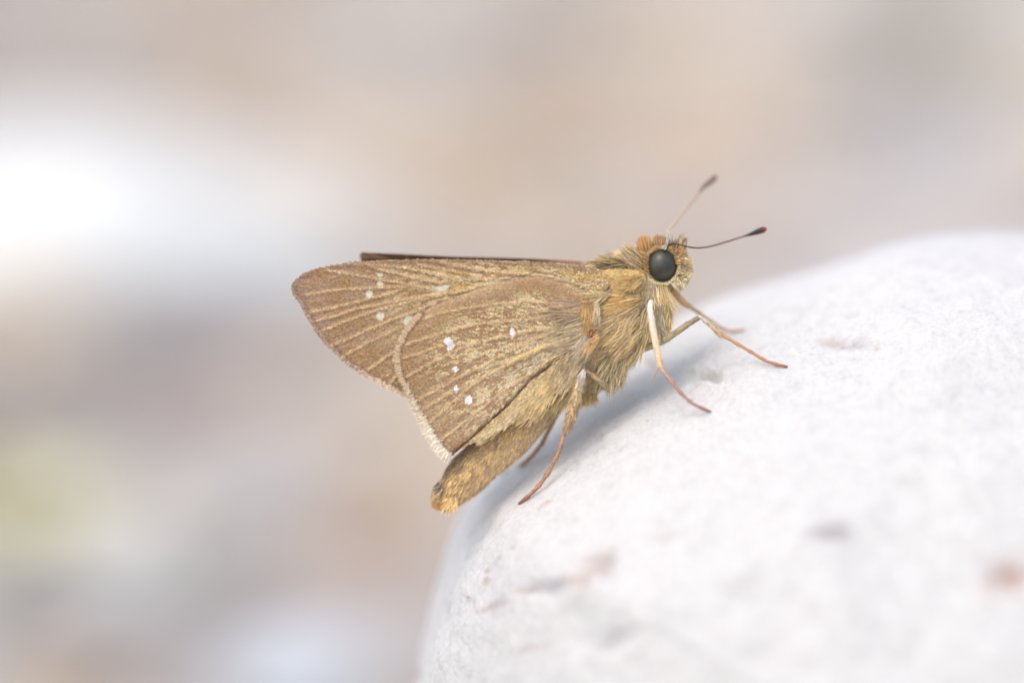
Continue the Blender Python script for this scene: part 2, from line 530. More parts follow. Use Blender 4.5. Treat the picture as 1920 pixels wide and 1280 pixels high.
def make_gravel():
    vs, fs, cs, n = [], [], [], 0
    k = 0
    pr = np.random.default_rng(5)
    for _ in range(2300):
        y = pr.uniform(-260, 1150)
        half = 90 + 0.2 * (y + 260)
        x = pr.uniform(-half, half)
        r = 4.0 * np.exp(pr.uniform(0, 1.35))
        if any(((x - a) / (sx + r * .5)) ** 2 + ((y - b) / (sy + r * .5)) ** 2 < 0.8 for a, b, sx, sy in spots_xy):
            continue
        if 5 < x + 0 < 62 and -45 < y < 60:
            continue
        if y < -120 and abs(x) < 60:
            r *= 0.6
        v = pebble_verts(ICO2[0], np.array([x, y, r * 0.18]), r * np.array([pr.uniform(.8, 1.3), pr.uniform(.7, 1.1), pr.uniform(.45, .75)]), pr.uniform(0, 6.3), k)
        vs.append(v); fs.append(ICO2[1] + n); n += len(v); k += 1
        c = PAL[pr.integers(len(PAL))] * pr.uniform(0.78, 1.08) * np.array([0.97, 0.985, 0.95])
        cs.append(np.tile(c, (len(v), 1)))
    o = build('gravel', np.vstack(vs), np.vstack(fs), M_PEB, None, np.zeros(3), np.vstack(cs), kind='stuff')
    tag(o, 'pale mixed gravel and pebbles covering the ground, out of focus', 'gravel')
make_gravel()

M_LEAF = attr_mat('weed_leaf', 0.6, 0.3, 0.4, 0.8, 1.15)
def make_weed(px, py, width_px, label, seed, c0=(148, 158, 78)):
    pr = np.random.default_rng(seed)
    g, t = ground_hit(px, py, 5.0)
    R = width_px * K * t / 2
    root = Root('weed', world_mm=np.array([g[0], g[1], 0.0]), label=label, cat='weed', group='low weeds among the stones')
    for k in range(26):
        a = pr.uniform(0, 2 * math.pi); ln = R * pr.uniform(0.55, 1.1); lift = pr.uniform(0.25, 0.6)
        s = np.linspace(0, 1, 7)
        mid = np.stack([np.cos(a) * ln * s, np.sin(a) * ln * s, ln * lift * np.sin(s * 2.0) + 1.0], -1) + root.w
        side = np.array([-math.sin(a), math.cos(a), 0.0])
        wd = R * 0.27 * np.sin(np.pi * np.clip(s * 0.92 + 0.05, 0, 1)) ** 0.8
        v = np.stack([mid - side * wd[:, None], mid + np.array([0, 0, -0.3]), mid + side * wd[:, None]], 1)
        c = srgb(*c0) * pr.uniform(0.75, 1.25)
        build('leaf', v.reshape(-1, 3), grid_faces(7, 3), M_LEAF, root.o, root.w, np.tile(c, (21, 1)))
    s = np.linspace(0, 1, 5)
    v, f = tube(np.stack([0 * s, 0 * s, s * R * 0.4], -1) + root.w, np.linspace(R * .05, R * .03, 5), 6, local=False)
    build('stem', v, f, M_LEAF, root.o, root.w, np.tile(srgb(176, 180, 132), (len(v), 1)))

def frame(path):
    t = np.gradient(path, axis=0); t = unit(t)
    ref = np.array([0.31, 0.17, 0.93])
    a = unit(np.cross(t, ref)); b = np.cross(t, a)
    return t, a, b

def tube(path, radii, nseg=10, local=True, squash=1.0):
    """closed, rounded tube round a path; returns world vertices and faces"""
    path = np.asarray(path, float); r = np.asarray(radii, float)
    t, a, b = frame(path)
    th = np.linspace(0, 2 * math.pi, nseg, endpoint=False)
    ring = path[:, None] + (a[:, None] * np.cos(th)[None, :, None] + b[:, None] * np.sin(th)[None, :, None] * squash) * r[:, None, None]
    n = len(path)
    v = np.vstack([ring.reshape(-1, 3), path[:1] - t[:1] * r[0] * 0.5, path[-1:] + t[-1:] * r[-1] * 0.5])
    q = grid_faces(n, nseg, True)
    j = np.arange(nseg); j2 = (j + 1) % nseg
    c0 = np.stack([j2, j, np.full(nseg, n * nseg)], -1)
    c1 = np.stack([(n - 1) * nseg + j, (n - 1) * nseg + j2, np.full(nseg, n * nseg + 1)], -1)
    return (W(v) if local else v), [q, np.vstack([c0, c1])]

make_weed(70, 965, 470, 'yellow green weed blurred among grey stones below the bright white stone', 3, (214, 212, 166))
make_weed(1880, 40, 320, 'green weed blurred far behind the top of the white stone', 4, (150, 162, 104))
make_weed(720, 760, 150, 'dry yellowish weed blurred behind the edge of the hind wing', 8, (204, 192, 140))

# ------------------------------------------------------------------ the butterfly
BASE = Root('butterfly', L(1150, 745, 1.0), label='brown skipper butterfly with white wing dots perched on the large white stone', cat='butterfly')
ORG = BASE.w
def part(name, wv, f, mat, col, parent=None, kind=None, smooth=True, label=None):
    o = build(name, wv, f, mat, parent or BASE.o, ORG, col, smooth, kind)
    if label:
        o['label'] = label
    return o

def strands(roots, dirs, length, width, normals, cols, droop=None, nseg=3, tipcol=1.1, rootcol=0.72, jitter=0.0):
    """flat tapering hairs; all inputs in the local frame"""
    N = len(roots)
    t = unit(dirs)
    side = unit(np.cross(normals, t))
    if jitter:
        side = unit(side + jitter * np.cross(t, side) * rng.normal(size=(N, 1)))
    dr = np.zeros_like(t) if droop is None else droop
    vs, cs = [], []
    for k in range(nseg + 1):
        s = k / nseg
        p = roots + t * (length * s)[:, None] + dr * (length * s * s)[:, None]
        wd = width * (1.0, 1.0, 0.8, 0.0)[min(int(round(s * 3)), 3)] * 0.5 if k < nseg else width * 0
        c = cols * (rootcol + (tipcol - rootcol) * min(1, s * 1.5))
        if k < nseg:
            vs += [p - side * wd[:, None], p + side * wd[:, None]]; cs += [c, c]
        else:
            vs.append(p); cs.append(c)
    nv = 2 * nseg + 1
    v = np.stack(vs, 1).reshape(-1, 3); c = np.stack(cs, 1).reshape(-1, 3)
    b = (np.arange(N) * nv)[:, None]
    quads = [b + np.array([[2 * k, 2 * k + 1, 2 * k + 3, 2 * k + 2]]) for k in range(nseg - 1)]
    tri = b + np.array([[2 * nseg - 2, 2 * nseg - 1, 2 * nseg]])
    return v, [np.vstack(quads), tri], c

# ---- body: one lofted skin from abdomen tip to head
SEC = np.array([  # dorsal px,py, ventral px,py, half depth mm
    (812, 936, 824, 948, .20), (813, 924, 842, 953, .50), (828, 898, 866, 940, .80), (844, 868, 900, 918, .98), (872, 838, 935, 885, 1.08), (915, 790, 980, 848, 1.15),
    (960, 740, 1019, 804, 1.2), (1000, 690, 1053, 766, 1.25), (1035, 620, 1080, 745, 1.35), (1062, 556, 1120, 730, 1.5), (1088, 512, 1160, 694, 1.6),
    (1114, 492, 1202, 654, 1.6), (1146, 482, 1234, 628, 1.5), (1174, 474, 1250, 590, 1.3), (1195, 466, 1254, 556, 1.12), (1212, 458, 1264, 541, 1.12),
    (1235, 454, 1280, 534, 1.12), (1260, 458, 1288, 522, .95), (1278, 470, 1293, 508, .7), (1288, 484, 1294, 498, .3)])
BC = 0.8    # depth of the body's mid plane
NS, NT = 150, 56
secs = spline(SEC, NS)
th = np.linspace(0, 2 * math.pi, NT, endpoint=False)
ctr = L((secs[:, 0] + secs[:, 2]) / 2, (secs[:, 1] + secs[:, 3]) / 2, BC)
dv = (L(secs[:, 0], secs[:, 1], BC) - L(secs[:, 2], secs[:, 3], BC)) / 2
BP = ctr[:, None] + dv[:, None] * np.cos(th)[None, :, None] + np.array([0, 0, -1.0]) * (secs[:, 4][:, None] * np.sin(th)[None])[..., None]
tS = np.gradient(BP, axis=0); tT = np.roll(BP, -1, 1) - np.roll(BP, 1, 1)
BN = unit(np.cross(tS, tT)); out = BP - ctr[:, None]
BN = np.where((BN * out).sum(-1, keepdims=True) < 0, -BN, BN)
BB = unit(-tS)          # towards the tail

def px_of(p):
    return p[..., 0] / K + 960, 640 - p[..., 1] / K

FURT = np.array([1.06, 1.04, 1.06])
def body_colour(p, r):
    """hair colour by place on the body"""
    x, y = px_of(p)
    n = len(x)
    gold = srgb(218, 186, 128); olive = srgb(202, 182, 138); cream = srgb(236, 220, 178); grey = srgb(182, 168, 148); orange = srgb(198, 148, 84)
    ochre = srgb(234, 202, 136); mauve = srgb(204, 172, 136); dark = srgb(140, 116, 92); peach = srgb(242, 216, 168)
    cl = fbm(p * 2.2, 3, 91)
    cl2 = fbm(p * 4.5, 2, 95)
    c = np.tile(gold, (n, 1))
    c = mix(c, olive, np.clip(0.4 + cl * 1.5, 0, 1))
    c = mix(c, cream, np.clip(cl2 * 1.6 - 0.15, 0, 0.85))
    c = mix(c, grey, np.clip(-cl2 * 1.6 - 0.25, 0, 0.8))
    # abdomen
    ab = np.clip((1050 - x) / 60, 0, 1)
    a = np.tile(ochre, (n, 1))
    a = mix(a, mauve, np.clip(fbm(p * 2.6, 2, 101) * 1.8 - 0.3, 0, 0.7))
    u = (x * -0.73 + y * 0.68) + 4 * cl
    seg = 0.5 + 0.5 * np.sin(u * 2 * math.pi / 30.0)
    a = mix(a, srgb(190, 154, 104), 0.5 * seg ** 4)
    a = mix(a, srgb(166, 136, 110), np.clip(fbm(p * 5.5, 2, 141) * 2.2 - 0.5, 0, 0.7))
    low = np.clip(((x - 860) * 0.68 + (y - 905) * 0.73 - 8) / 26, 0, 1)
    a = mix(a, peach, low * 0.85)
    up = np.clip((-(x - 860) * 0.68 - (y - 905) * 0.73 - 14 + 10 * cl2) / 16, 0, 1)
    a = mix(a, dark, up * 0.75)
    tip = np.clip((866 - x) / 20, 0, 1) * np.clip((y - 925) / 14, 0, 1)
    a = mix(a, srgb(206, 164, 90), tip)
    a = mix(a, dark, (_hash(np.arange(n), 3, 5, 9) > 0.82) * 0.5)
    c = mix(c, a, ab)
    # throat and face
    th_ = np.exp(-(((x - 1245) / 22) ** 2 + ((y - 575) / 40) ** 2))
    c = mix(c, cream, np.clip(th_ * 1.1, 0, 0.9))
    face = np.clip((x - 1262) / 14, 0, 1)
    c = mix(c, srgb(220, 204, 156), face * 0.9)
    toph = np.clip((1275 - x) / 10, 0, 1) * np.clip((470 - y) / 10, 0, 1) * np.clip((x - 1180) / 10, 0, 1)
    c = mix(c, orange, toph * 0.8)
    vent = np.clip(((x - 1175) * 0.7 + (y - 690) * 0.7) / 22 + 0.6, 0, 1) * (x > 1070)
    c = mix(c, srgb(206, 188, 138), vent * 0.6)
    return c * (0.78 + 0.44 * r)[:, None] * FURT

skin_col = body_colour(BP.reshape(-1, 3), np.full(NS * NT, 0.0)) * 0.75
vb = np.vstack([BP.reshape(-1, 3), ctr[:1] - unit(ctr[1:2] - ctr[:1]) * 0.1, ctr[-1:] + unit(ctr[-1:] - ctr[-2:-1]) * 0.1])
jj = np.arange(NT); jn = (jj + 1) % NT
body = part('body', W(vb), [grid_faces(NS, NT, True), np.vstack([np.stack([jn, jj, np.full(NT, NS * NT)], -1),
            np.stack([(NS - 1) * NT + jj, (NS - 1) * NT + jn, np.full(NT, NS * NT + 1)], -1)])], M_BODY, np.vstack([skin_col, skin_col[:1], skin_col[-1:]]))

EYE = (1241, 497.5, 28.5, 30.5)
def body_fur(N):
    s = rng.uniform(0, NS - 1.001, N * 3); t = rng.uniform(0, NT, N * 3)
    i, j = s.astype(int), t.astype(int) % NT
    area = np.linalg.norm(np.cross(tS, tT), axis=-1)
    near = np.sin(th)[j] > -0.35
    w = area[i, j] * np.where(near, 1.0, 0.3)
    keep = rng.uniform(0, 1, N * 3) < w / w.max() * 1.6
    i, j, s, t = i[keep][:N], j[keep][:N], s[keep][:N], t[keep][:N]
    fs, ft = (s - i)[:, None], (t - np.floor(t))[:, None]
    j2 = (j + 1) % NT
    p = BP[i, j] * (1 - fs) * (1 - ft) + BP[i + 1, j] * fs * (1 - ft) + BP[i, j2] * (1 - fs) * ft + BP[i + 1, j2] * fs * ft
    n, b = BN[i, j], BB[i, j]
    x, y = px_of(p)
    ok = ((((x - EYE[0]) / 31) ** 2 + ((y - EYE[1]) / 33) ** 2) > 1) | (p[:, 2] > BC)
    ok &= ~((np.abs(x - 1262) < 9) & (np.abs(y - 492) < 22) & (p[:, 2] < 0.6))
    p, n, b, x, y = p[ok], n[ok], b[ok], x[ok], y[ok]
    m = len(p)
    r = rng.uniform(0, 1, m)
    thor = np.clip((x - 1030) / 60, 0, 1)
    head = np.clip((x - 1195) / 25, 0, 1)
    ln = 0.42 + thor * 0.36 - head * 0.50
    ln *= rng.uniform(0.6, 1.25, m)
    wd = 0.032 + 0.0 * thor - 0.004 * head
    # tufted flow: combed backwards, with clumps that lean together
    g1 = fbm(p * 1.5, 2, 111); g2 = fbm(p * 1.5 + 40, 2, 117); g3 = fbm(p * 3.4, 2, 121)
    side = np.cross(n, b)
    lift = 0.24 + 0.08 * thor + 0.12 * g1
    # chest hairs sweep down and back, face hairs down
    down = np.array([-0.25, -1.0, 0.0])
    d = b + n * lift[:, None] + side * ((0.55 * g2 + 0.3 * g3) * (0.35 + 0.65 * thor))[:, None]
    chest = np.exp(-(((x - 1225) / 40) ** 2 + ((y - 590) / 60) ** 2))
    d = unit(d) + chest[:, None] * down * 0.9 + (1 - thor)[:, None] * np.array([-0.1, -0.55, 0.0])
    face = np.clip((x - 1258) / 12, 0, 1)
    d = unit(d) * (1 - face)[:, None] + face[:, None] * (n * 0.8 + np.array([0.15, -0.35, 0]))
    d = d + rng.normal(0, 0.13, (m, 3))
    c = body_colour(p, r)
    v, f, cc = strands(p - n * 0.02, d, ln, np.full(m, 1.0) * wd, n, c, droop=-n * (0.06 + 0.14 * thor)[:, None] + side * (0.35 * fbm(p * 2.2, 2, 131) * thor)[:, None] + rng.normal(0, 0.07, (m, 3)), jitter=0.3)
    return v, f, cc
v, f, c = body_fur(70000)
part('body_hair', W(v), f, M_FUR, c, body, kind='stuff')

def tuft(name, n, root, root_r, aim, length, spread, cols, width=0.031, droop=(0, 0, 0), lenvar=0.15, flat=None, parent=None, depth=(0.0, 0.4), curly=1.0):
    """a brush of hairs: root ellipse in px, aim in local frame"""
    n = int(n * 2.1)
    a = rng.uniform(0, 2 * math.pi, n); q = np.sqrt(rng.uniform(0, 1, n))
    x = root[0] + root_r[0] * q * np.cos(a); y = root[1] + root_r[1] * q * np.sin(a)
    d = rng.uniform(depth[0], depth[1], n)
    p = L(x, y, d)
    aim = unit(np.asarray(aim, float))
    off = p - p.mean(0)
    dirs = aim + off * spread + rng.normal(0, 0.03 + 0.04 * curly, (n, 3))
    ln = length * 0.88 * (1 + lenvar * rng.normal(size=n))
    c = np.asarray(cols)[rng.integers(len(cols), size=n)] * rng.uniform(0.78, 1.3, (n, 1))
    c = c * FURT
    nn = np.tile(np.array([0, 0, -1.0]), (n, 1)) + rng.normal(0, 0.4, (n, 3))
    curl = curly * 0.35 * np.stack([fbm(p * 2.6 + 9, 2, 401), fbm(p * 2.6 + 9, 2, 405), 0 * d], -1) + curly * rng.normal(0, 0.10, (n, 3))
    v, f, cc = strands(p, dirs, ln, np.full(n, width), nn, c, droop=np.tile(np.asarray(droop, float), (n, 1)) + curl, jitter=0.4)
    return part(name, W(v), f, M_FUR, cc, parent or body, kind='stuff')

OR = [srgb(212, 166, 106), srgb(200, 156, 98), srgb(218, 186, 126), srgb(178, 146, 108)]
CR = [srgb(220, 202, 156), srgb(208, 186, 138), srgb(198, 174, 124), srgb(230, 216, 178)]
GR = [srgb(150, 136, 116), srgb(126, 110, 92), srgb(176, 160, 134)]
WH = [srgb(214, 212, 200), srgb(196, 194, 182)]
tuft('head_tuft', 420, (1210, 474), (11, 9), (-0.12, 1, 0), 0.84, 0.25, OR, depth=(-0.3, 1.3), lenvar=0.06, curly=0.25)
tuft('head_tuft', 420, (1237, 466), (11, 6), (-0.02, 1, 0.1), 0.68, 0.35, OR + GR[:1], depth=(0.1, 1.5), lenvar=0.06, curly=0.25)
tuft('head_tuft', 160, (1248, 462), (6, 4), (0.12, 1, 0.2), 0.52, 0.5, GR + WH[:1], depth=(0.1, 1.2), lenvar=0.12, curly=0.25)
tuft('collar_tuft', 900, (1196, 492), (13, 17), (-1, 0.62, -0.12), 0.86, 0.2, CR + [srgb(150, 132, 104), srgb(176, 150, 108)], droop=(0.05, 0.12, 0), depth=(-0.55, 0.9), lenvar=0.1, curly=0.25)
tuft('neck_tuft', 420, (1212, 500), (8, 26), (-0.5, 0.25, -0.5), 0.42, 0.2, OR[:3] + CR[:2], depth=(-0.45, 0.0))
tuft('back_tuft', 700, (1158, 498), (30, 12), (-1, 0.05, -0.1), 0.75, 0.12, [srgb(150, 138, 112), srgb(176, 152, 104), srgb(126, 116, 98), srgb(196, 168, 112)], depth=(-0.6, 1.6), lenvar=0.2)
tuft('palp_brush', 340, (1274, 474), (8, 16), (0.32, 1, -0.1), 0.55, 0.3, CR + OR[:1] + [srgb(150, 124, 104)], depth=(-0.1, 0.9), lenvar=0.2)
tuft('palp_tip', 70, (1277, 454), (2.5, 4), (-0.05, 1, 0), 0.26, 0.4, [srgb(122, 112, 100), srgb(150, 140, 126)], width=0.05, depth=(0.1, 0.4))
tuft('palp_tip', 80, (1283, 462), (3, 5), (0.05, 1, 0), 0.32, 0.4, [srgb(122, 112, 100), srgb(150, 140, 126)], width=0.05, depth=(-0.1, 0.2))
tuft('eyelash_hair', 26, (1262, 462), (9, 3), (0.05, 1, 0), 0.34, 0.2, [srgb(120, 105, 95)], width=0.022, depth=(0.3, 0.9), lenvar=0.3)
tuft('palp_hair', 1500, (1283, 503), (11, 21), (0.8, -0.3, -0.6), 0.24, 0.5, width=0.032, cols=CR[:1] + CR[3:] + [srgb(234, 220, 182)] * 2, depth=(-0.35, 0.9))
tuft('chin_hair', 300, (1270, 526), (13, 10), (0.35, -0.9, -0.3), 0.36, 0.5, [srgb(226, 214, 178), srgb(214, 200, 156), srgb(236, 226, 196)], depth=(-0.35, 0.8))
tuft('face_hair', 300, (1268, 482), (5, 14), (0.8, 0.35, -0.5), 0.32, 0.3, [srgb(206, 160, 100), srgb(222, 198, 146), srgb(170, 140, 112)], depth=(-0.5, 0.1))
tuft('throat_hair', 700, (1240, 545), (16, 16), (0.05, -1, -0.15), 1.05, 0.25, CR + [srgb(206, 180, 118)], depth=(-0.45, 0.5), droop=(0.05, 0, 0), lenvar=0.25)
tuft('throat_hair', 300, (1251, 585), (6, 20), (0.08, -1, -0.05), 0.95, 0.1, [srgb(214, 186, 118), srgb(222, 204, 150)], depth=(-0.4, 0.6), droop=(-0.18, 0, 0), lenvar=0.2)
tuft('chest_hair', 420, (1235, 590), (8, 18), (-0.02, -1, -0.1), 1.1, 0.1, [srgb(180, 166, 134), srgb(160, 148, 120), srgb(196, 182, 146)], depth=(-0.75, -0.4), lenvar=0.2)
tuft('chest_hair', 520, (1212, 600), (12, 26), (-0.35, -1, -0.12), 1.35, 0.1, CR[:3] + [srgb(176, 160, 118)], depth=(-0.85, 0.2), droop=(-0.15, 0.05, 0), lenvar=0.25)
tuft('chest_hair', 520, (1180, 650), (26, 22), (-0.6, -0.85, -0.1), 1.2, 0.15, CR[:3] + [srgb(166, 152, 116)], depth=(-0.75, 0.9), droop=(-0.1, 0.05, 0), lenvar=0.25)
tuft('side_hair', 520, (1190, 560), (16, 16), (-1, -0.42, -0.22), 1.35, 0.12, [srgb(208, 172, 108), srgb(196, 160, 98), srgb(220, 194, 138)], depth=(-1.05, -0.7), droop=(0, -0.05, 0.1), lenvar=0.2)
tuft('side_hair', 420, (1185, 585), (16, 22), (-0.85, -0.75, -0.2), 1.3, 0.12, [srgb(206, 172, 108), srgb(224, 204, 156), srgb(176, 158, 134)], depth=(-1.1, -0.7), lenvar=0.2)
tuft('side_hair', 420, (1190, 620), (18, 22), (-0.9, -0.6, -0.2), 1.3, 0.15, [srgb(204, 174, 114), srgb(186, 166, 124), srgb(220, 200, 152)], depth=(-1.05, -0.6), lenvar=0.2)
tuft('hip_hair', 420, (1150, 690), (26, 24), (-0.35, -0.9, -0.2), 0.9, 0.3, [srgb(172, 158, 122), srgb(154, 140, 112), srgb(204, 186, 138)], depth=(-0.95, -0.3), lenvar=0.25)
tuft('belly_hair', 300, (1098, 738), (22, 10), (-0.1, -1, 0), 0.55, 0.3, [srgb(206, 184, 130), srgb(196, 172, 116)], depth=(0.0, 1.2), lenvar=0.2)

tuft('tail_hair', 260, (845, 938), (14, 10), (-0.45, -1, 0), 0.42, 0.5, [srgb(238, 206, 140), srgb(228, 190, 118), srgb(242, 218, 166)], depth=(-0.1, 1.2), lenvar=0.3)
tuft('tail_hair', 200, (824, 916), (7, 14), (-0.6, -1, 0), 0.46, 0.3, [srgb(140, 130, 116), srgb(196, 178, 136), srgb(116, 104, 92), srgb(214, 190, 138)], depth=(-0.1, 1.2), lenvar=0.3)
# ---- eyes
def ellipsoid(c, r, n=40, m=24):
    u = np.linspace(0, 2 * math.pi, n, endpoint=False); w = np.linspace(0, math.pi, m)
    p = np.stack([np.outer(np.sin(w), np.cos(u)), np.outer(np.sin(w), np.sin(u)), np.outer(np.cos(w), np.ones(n))], -1) * np.asarray(r) + np.asarray(c)
    return p.reshape(-1, 3), grid_faces(m, n, True)
for dd in (-0.12, 1.72):
    p, f = ellipsoid(L(EYE[0], EYE[1], dd), (EYE[2] * K, EYE[3] * K, 0.72))
    part('eye', W(p), f, M_EYE, None)
def eye_ring():
    n = 900
    a = rng.uniform(0, 2 * math.pi, n)
    a = a[~((a > 0.0) & (a < 0.9) & (rng.uniform(size=n) < 0.8))]; n = len(a)
    rr = 1.02 + 0.09 * rng.uniform(0, 1, n)
    x = EYE[0] + EYE[2] * rr * np.cos(a); y = EYE[1] - EYE[3] * rr * np.sin(a)
    p = L(x, y, -0.32 + rng.uniform(-0.12, 0.12, n))
    o = np.stack([np.cos(a), np.sin(a), 0 * a], -1)
    d = o + np.array([-0.35, 0, -0.5]) + rng.normal(0, 0.2, (n, 3))
    c = mix(np.tile(srgb(222, 206, 158), (n, 1)), srgb(206, 160, 96), np.clip(np.sin(a) * 0.8, 0, 0.7)) * rng.uniform(0.85, 1.15, (n, 1))
    return strands(p, d, rng.uniform(0.12, 0.22, n), np.full(n, 0.05), np.tile([0, 0, -1.0], (n, 1)), c)
v, f, c = eye_ring()
part('eye_ring_hair', W(v), f, M_FUR, c, body, kind='stuff')
tuft('antenna_base_hair', 60, (1245, 466), (5, 2.5), (0.7, 0.7, -0.3), 0.15, 0.3, WH, depth=(-0.6, -0.35))

# ---- antennae
def antenna(path, r0, shaft_c, club, club_r, club_c, tip_c, white_base=False):
    p = spline(np.array(path, float), 60)
    q = L(p[:, 0], p[:, 1], p[:, 2])
    seg = 1 + 0.10 * np.sin(np.arange(60) * 2.1)
    v, f = tube(q, r0 * seg, 10)
    col = np.repeat(mix(np.tile(srgb(*shaft_c[0]), (60, 1)), srgb(*shaft_c[1]), np.linspace(0, 1, 60)), 10, 0)
    a = part('antenna', v, f, M_LEG, np.vstack([col, col[:1], col[-1:]]))
    p = spline(np.array(club, float), 24)
    q = L(p[:, 0], p[:, 1], p[:, 2])
    s = np.linspace(0, 1, 24)
    r = r0 + (club_r - r0) * np.sin(np.clip(s * 1.15, 0, 1) * math.pi / 2) ** 1.6 * np.where(s > 0.85, 1 - ((s - 0.85) / 0.15) ** 2 * 0.55, 1)
    v, f = tube(q, r, 14)
    cc = mix(np.tile(srgb(*club_c), (24, 1)), srgb(*tip_c), np.clip((s - 0.88) / 0.06, 0, 1))
    col = np.repeat(cc, 14, 0)
    part('antenna_club', v, f, M_LEG, np.vstack([col, col[:1], col[-1:]]), a)
    return a
antenna([(1250, 468, -0.5), (1254, 460, -0.7), (1262, 457, -0.9), (1280, 460, -1.2), (1297, 464, -1.5), (1316, 464.5, -1.7), (1340, 460, -2.0), (1370, 451, -2.3), (1398, 442, -2.5)],
        0.042, ((70, 52, 46), (112, 86, 74)), [(1394, 443.5, -2.5), (1408, 439, -2.6), (1422, 434, -2.7), (1436, 429, -2.8)], 0.165, (62, 46, 44), (140, 52, 40))
antenna([(1248, 446, 1.3), (1253, 432, 1.7), (1264, 420, 2.2), (1290, 388, 3.2), (1312, 360, 4.0)],
        0.055, ((206, 186, 150), (176, 150, 116)), [(1309, 364, 3.9), (1320, 350, 4.3), (1333, 340, 4.6), (1342, 331, 4.9)], 0.15, (122, 104, 88), (104, 84, 72))
tuft('antenna_base_hair', 24, (1251, 438), (3, 2), (0.8, 0.8, 0.1), 0.14, 0.3, WH, depth=(1.2, 1.6))

# ---- wings
FW_OUT = spline(np.array([(1148, 522), (1120, 505), (1085, 498.5), (1040, 494), (990, 491), (930, 489), (870, 487.5), (800, 487), (740, 488), (690, 490), (650, 494), (615, 500),
                   (590, 506), (572, 514), (560, 523), (553, 532), (551, 543), (554, 553), (562, 560), (570, 575), (578, 590), (588, 606), (600, 624), (614, 642), (628, 654),
                   (644, 670), (664, 685), (690, 702), (716, 716), (745, 730), (775, 742), (810, 735), (860, 690), (930, 630), (1010, 580), (1080, 555), (1130, 545)]), 420, closed=True)
FW_MARGIN = [(551, 543), (554, 553), (562, 560), (570, 575), (578, 590), (588, 606), (600, 624), (614, 642), (628, 654), (644, 670), (664, 685), (690, 702), (716, 716), (745, 730), (760, 738)]
HW_OUT = spline(np.array([(1112, 604), (1110, 585), (1104, 568), (1090, 554), (1066, 541), (1040, 529), (1012, 520.5), (985, 522), (940, 533), (890, 547), (845, 563), (808, 579), (788, 590),
                   (774, 606), (760, 625), (750, 645), (744, 664), (745, 684), (752, 706), (762, 726), (770, 744), (780, 764), (792, 784), (804, 806), (818, 828), (832, 845), (842, 853),
                   (862, 842), (890, 826), (920, 806), (950, 788), (980, 772), (1005, 755), (1030, 728), (1050, 700), (1078, 668), (1100, 642), (1110, 622)]), 420, closed=True)
HW_MARGIN = [(788, 590), (774, 606), (760, 625), (750, 645), (744, 664), (745, 684), (752, 706), (762, 726), (770, 744), (780, 764), (792, 784), (804, 806), (818, 828), (832, 845), (842, 853)]
FW_VEINS = [[(696, 499), (777, 520), (830, 531)], [(612, 506), (652, 512), (702, 521), (777, 534), (830, 545)], [(575, 553), (590, 550), (646, 541.5), (690, 540), (769, 537)],
            [(585, 585), (652, 571), (696, 560), (752, 544)], [(590, 602), (640, 590), (665, 580), (715, 570), (780, 557), (860, 547.5), (905, 538), (940, 529)],
            [(600, 622), (632, 610), (681, 590), (727, 576), (777, 564), (830, 553)], [(622, 648), (650, 637), (697, 616), (732, 601), (777, 584), (810, 570)],
            [(645, 668), (685, 645), (717, 631), (745, 618)], [(690, 694), (735, 664), (750, 655)], [(730, 720), (750, 700)],
            [(940, 510), (990, 514), (1040, 520), (1065, 527), (1102, 537), (1130, 541)], [(760, 501), (830, 516), (885, 525), (930, 522)], [(785, 496), (847, 507), (905, 519)],
            [(860, 497), (916, 509), (960, 513)], [(655, 494.5), (720, 497), (760, 502)], [(820, 491), (880, 501), (916, 509)]]
HW_VEINS = [[(765, 646), (780, 640), (820, 629), (857, 617), (882, 610), (945, 602), (1020, 596), (1065, 592)], [(752, 712), (764, 706), (807, 682), (857, 656), (907, 640), (957, 627), (1030, 615)],
            [(768, 757), (786, 749), (817, 732), (849, 714), (882, 697), (926, 675), (990, 640), (1040, 622)], [(800, 798), (831, 772), (855, 749), (880, 727), (910, 705), (955, 682), (995, 662), (1032, 646), (1056, 636)],
            [(782, 775), (805, 760), (850, 735), (900, 706)], [(822, 828), (860, 800), (900, 768), (950, 728), (1000, 695), (1050, 660)], [(780, 604), (826, 588), (870, 579), (920, 572), (990, 565), (1050, 572)],
            [(755, 672), (800, 658), (850, 640)]]
HW_THICK = [[(955, 682), (995, 662), (1032, 646), (1056, 636)]]
HW_CREASE = [(846, 853), (886, 819), (917, 791), (957, 755), (995, 712), (1026, 690), (1060, 662)]
FW_HYAL = [(715, 514.5, 8.5, 5.5, 0), (715, 531, 8.5, 6.5, 0), (695, 551, 9.5, 8.5, 0), (715, 592, 10, 9.5, 0), (831, 540, 17, 7, 16), (768, 600, 13, 10, 40)]
HW_WHITE = [(843, 638, 6.5, 6.5, 0), (849, 646, 7, 9, 10), (845, 652, 4, 5, 0), (857, 691, 5.5, 5.5, 20), (859, 727, 4, 7.5, 0), (882, 748, 7.5, 8.5, 0), (965, 623.5, 5.5, 9, 0)]

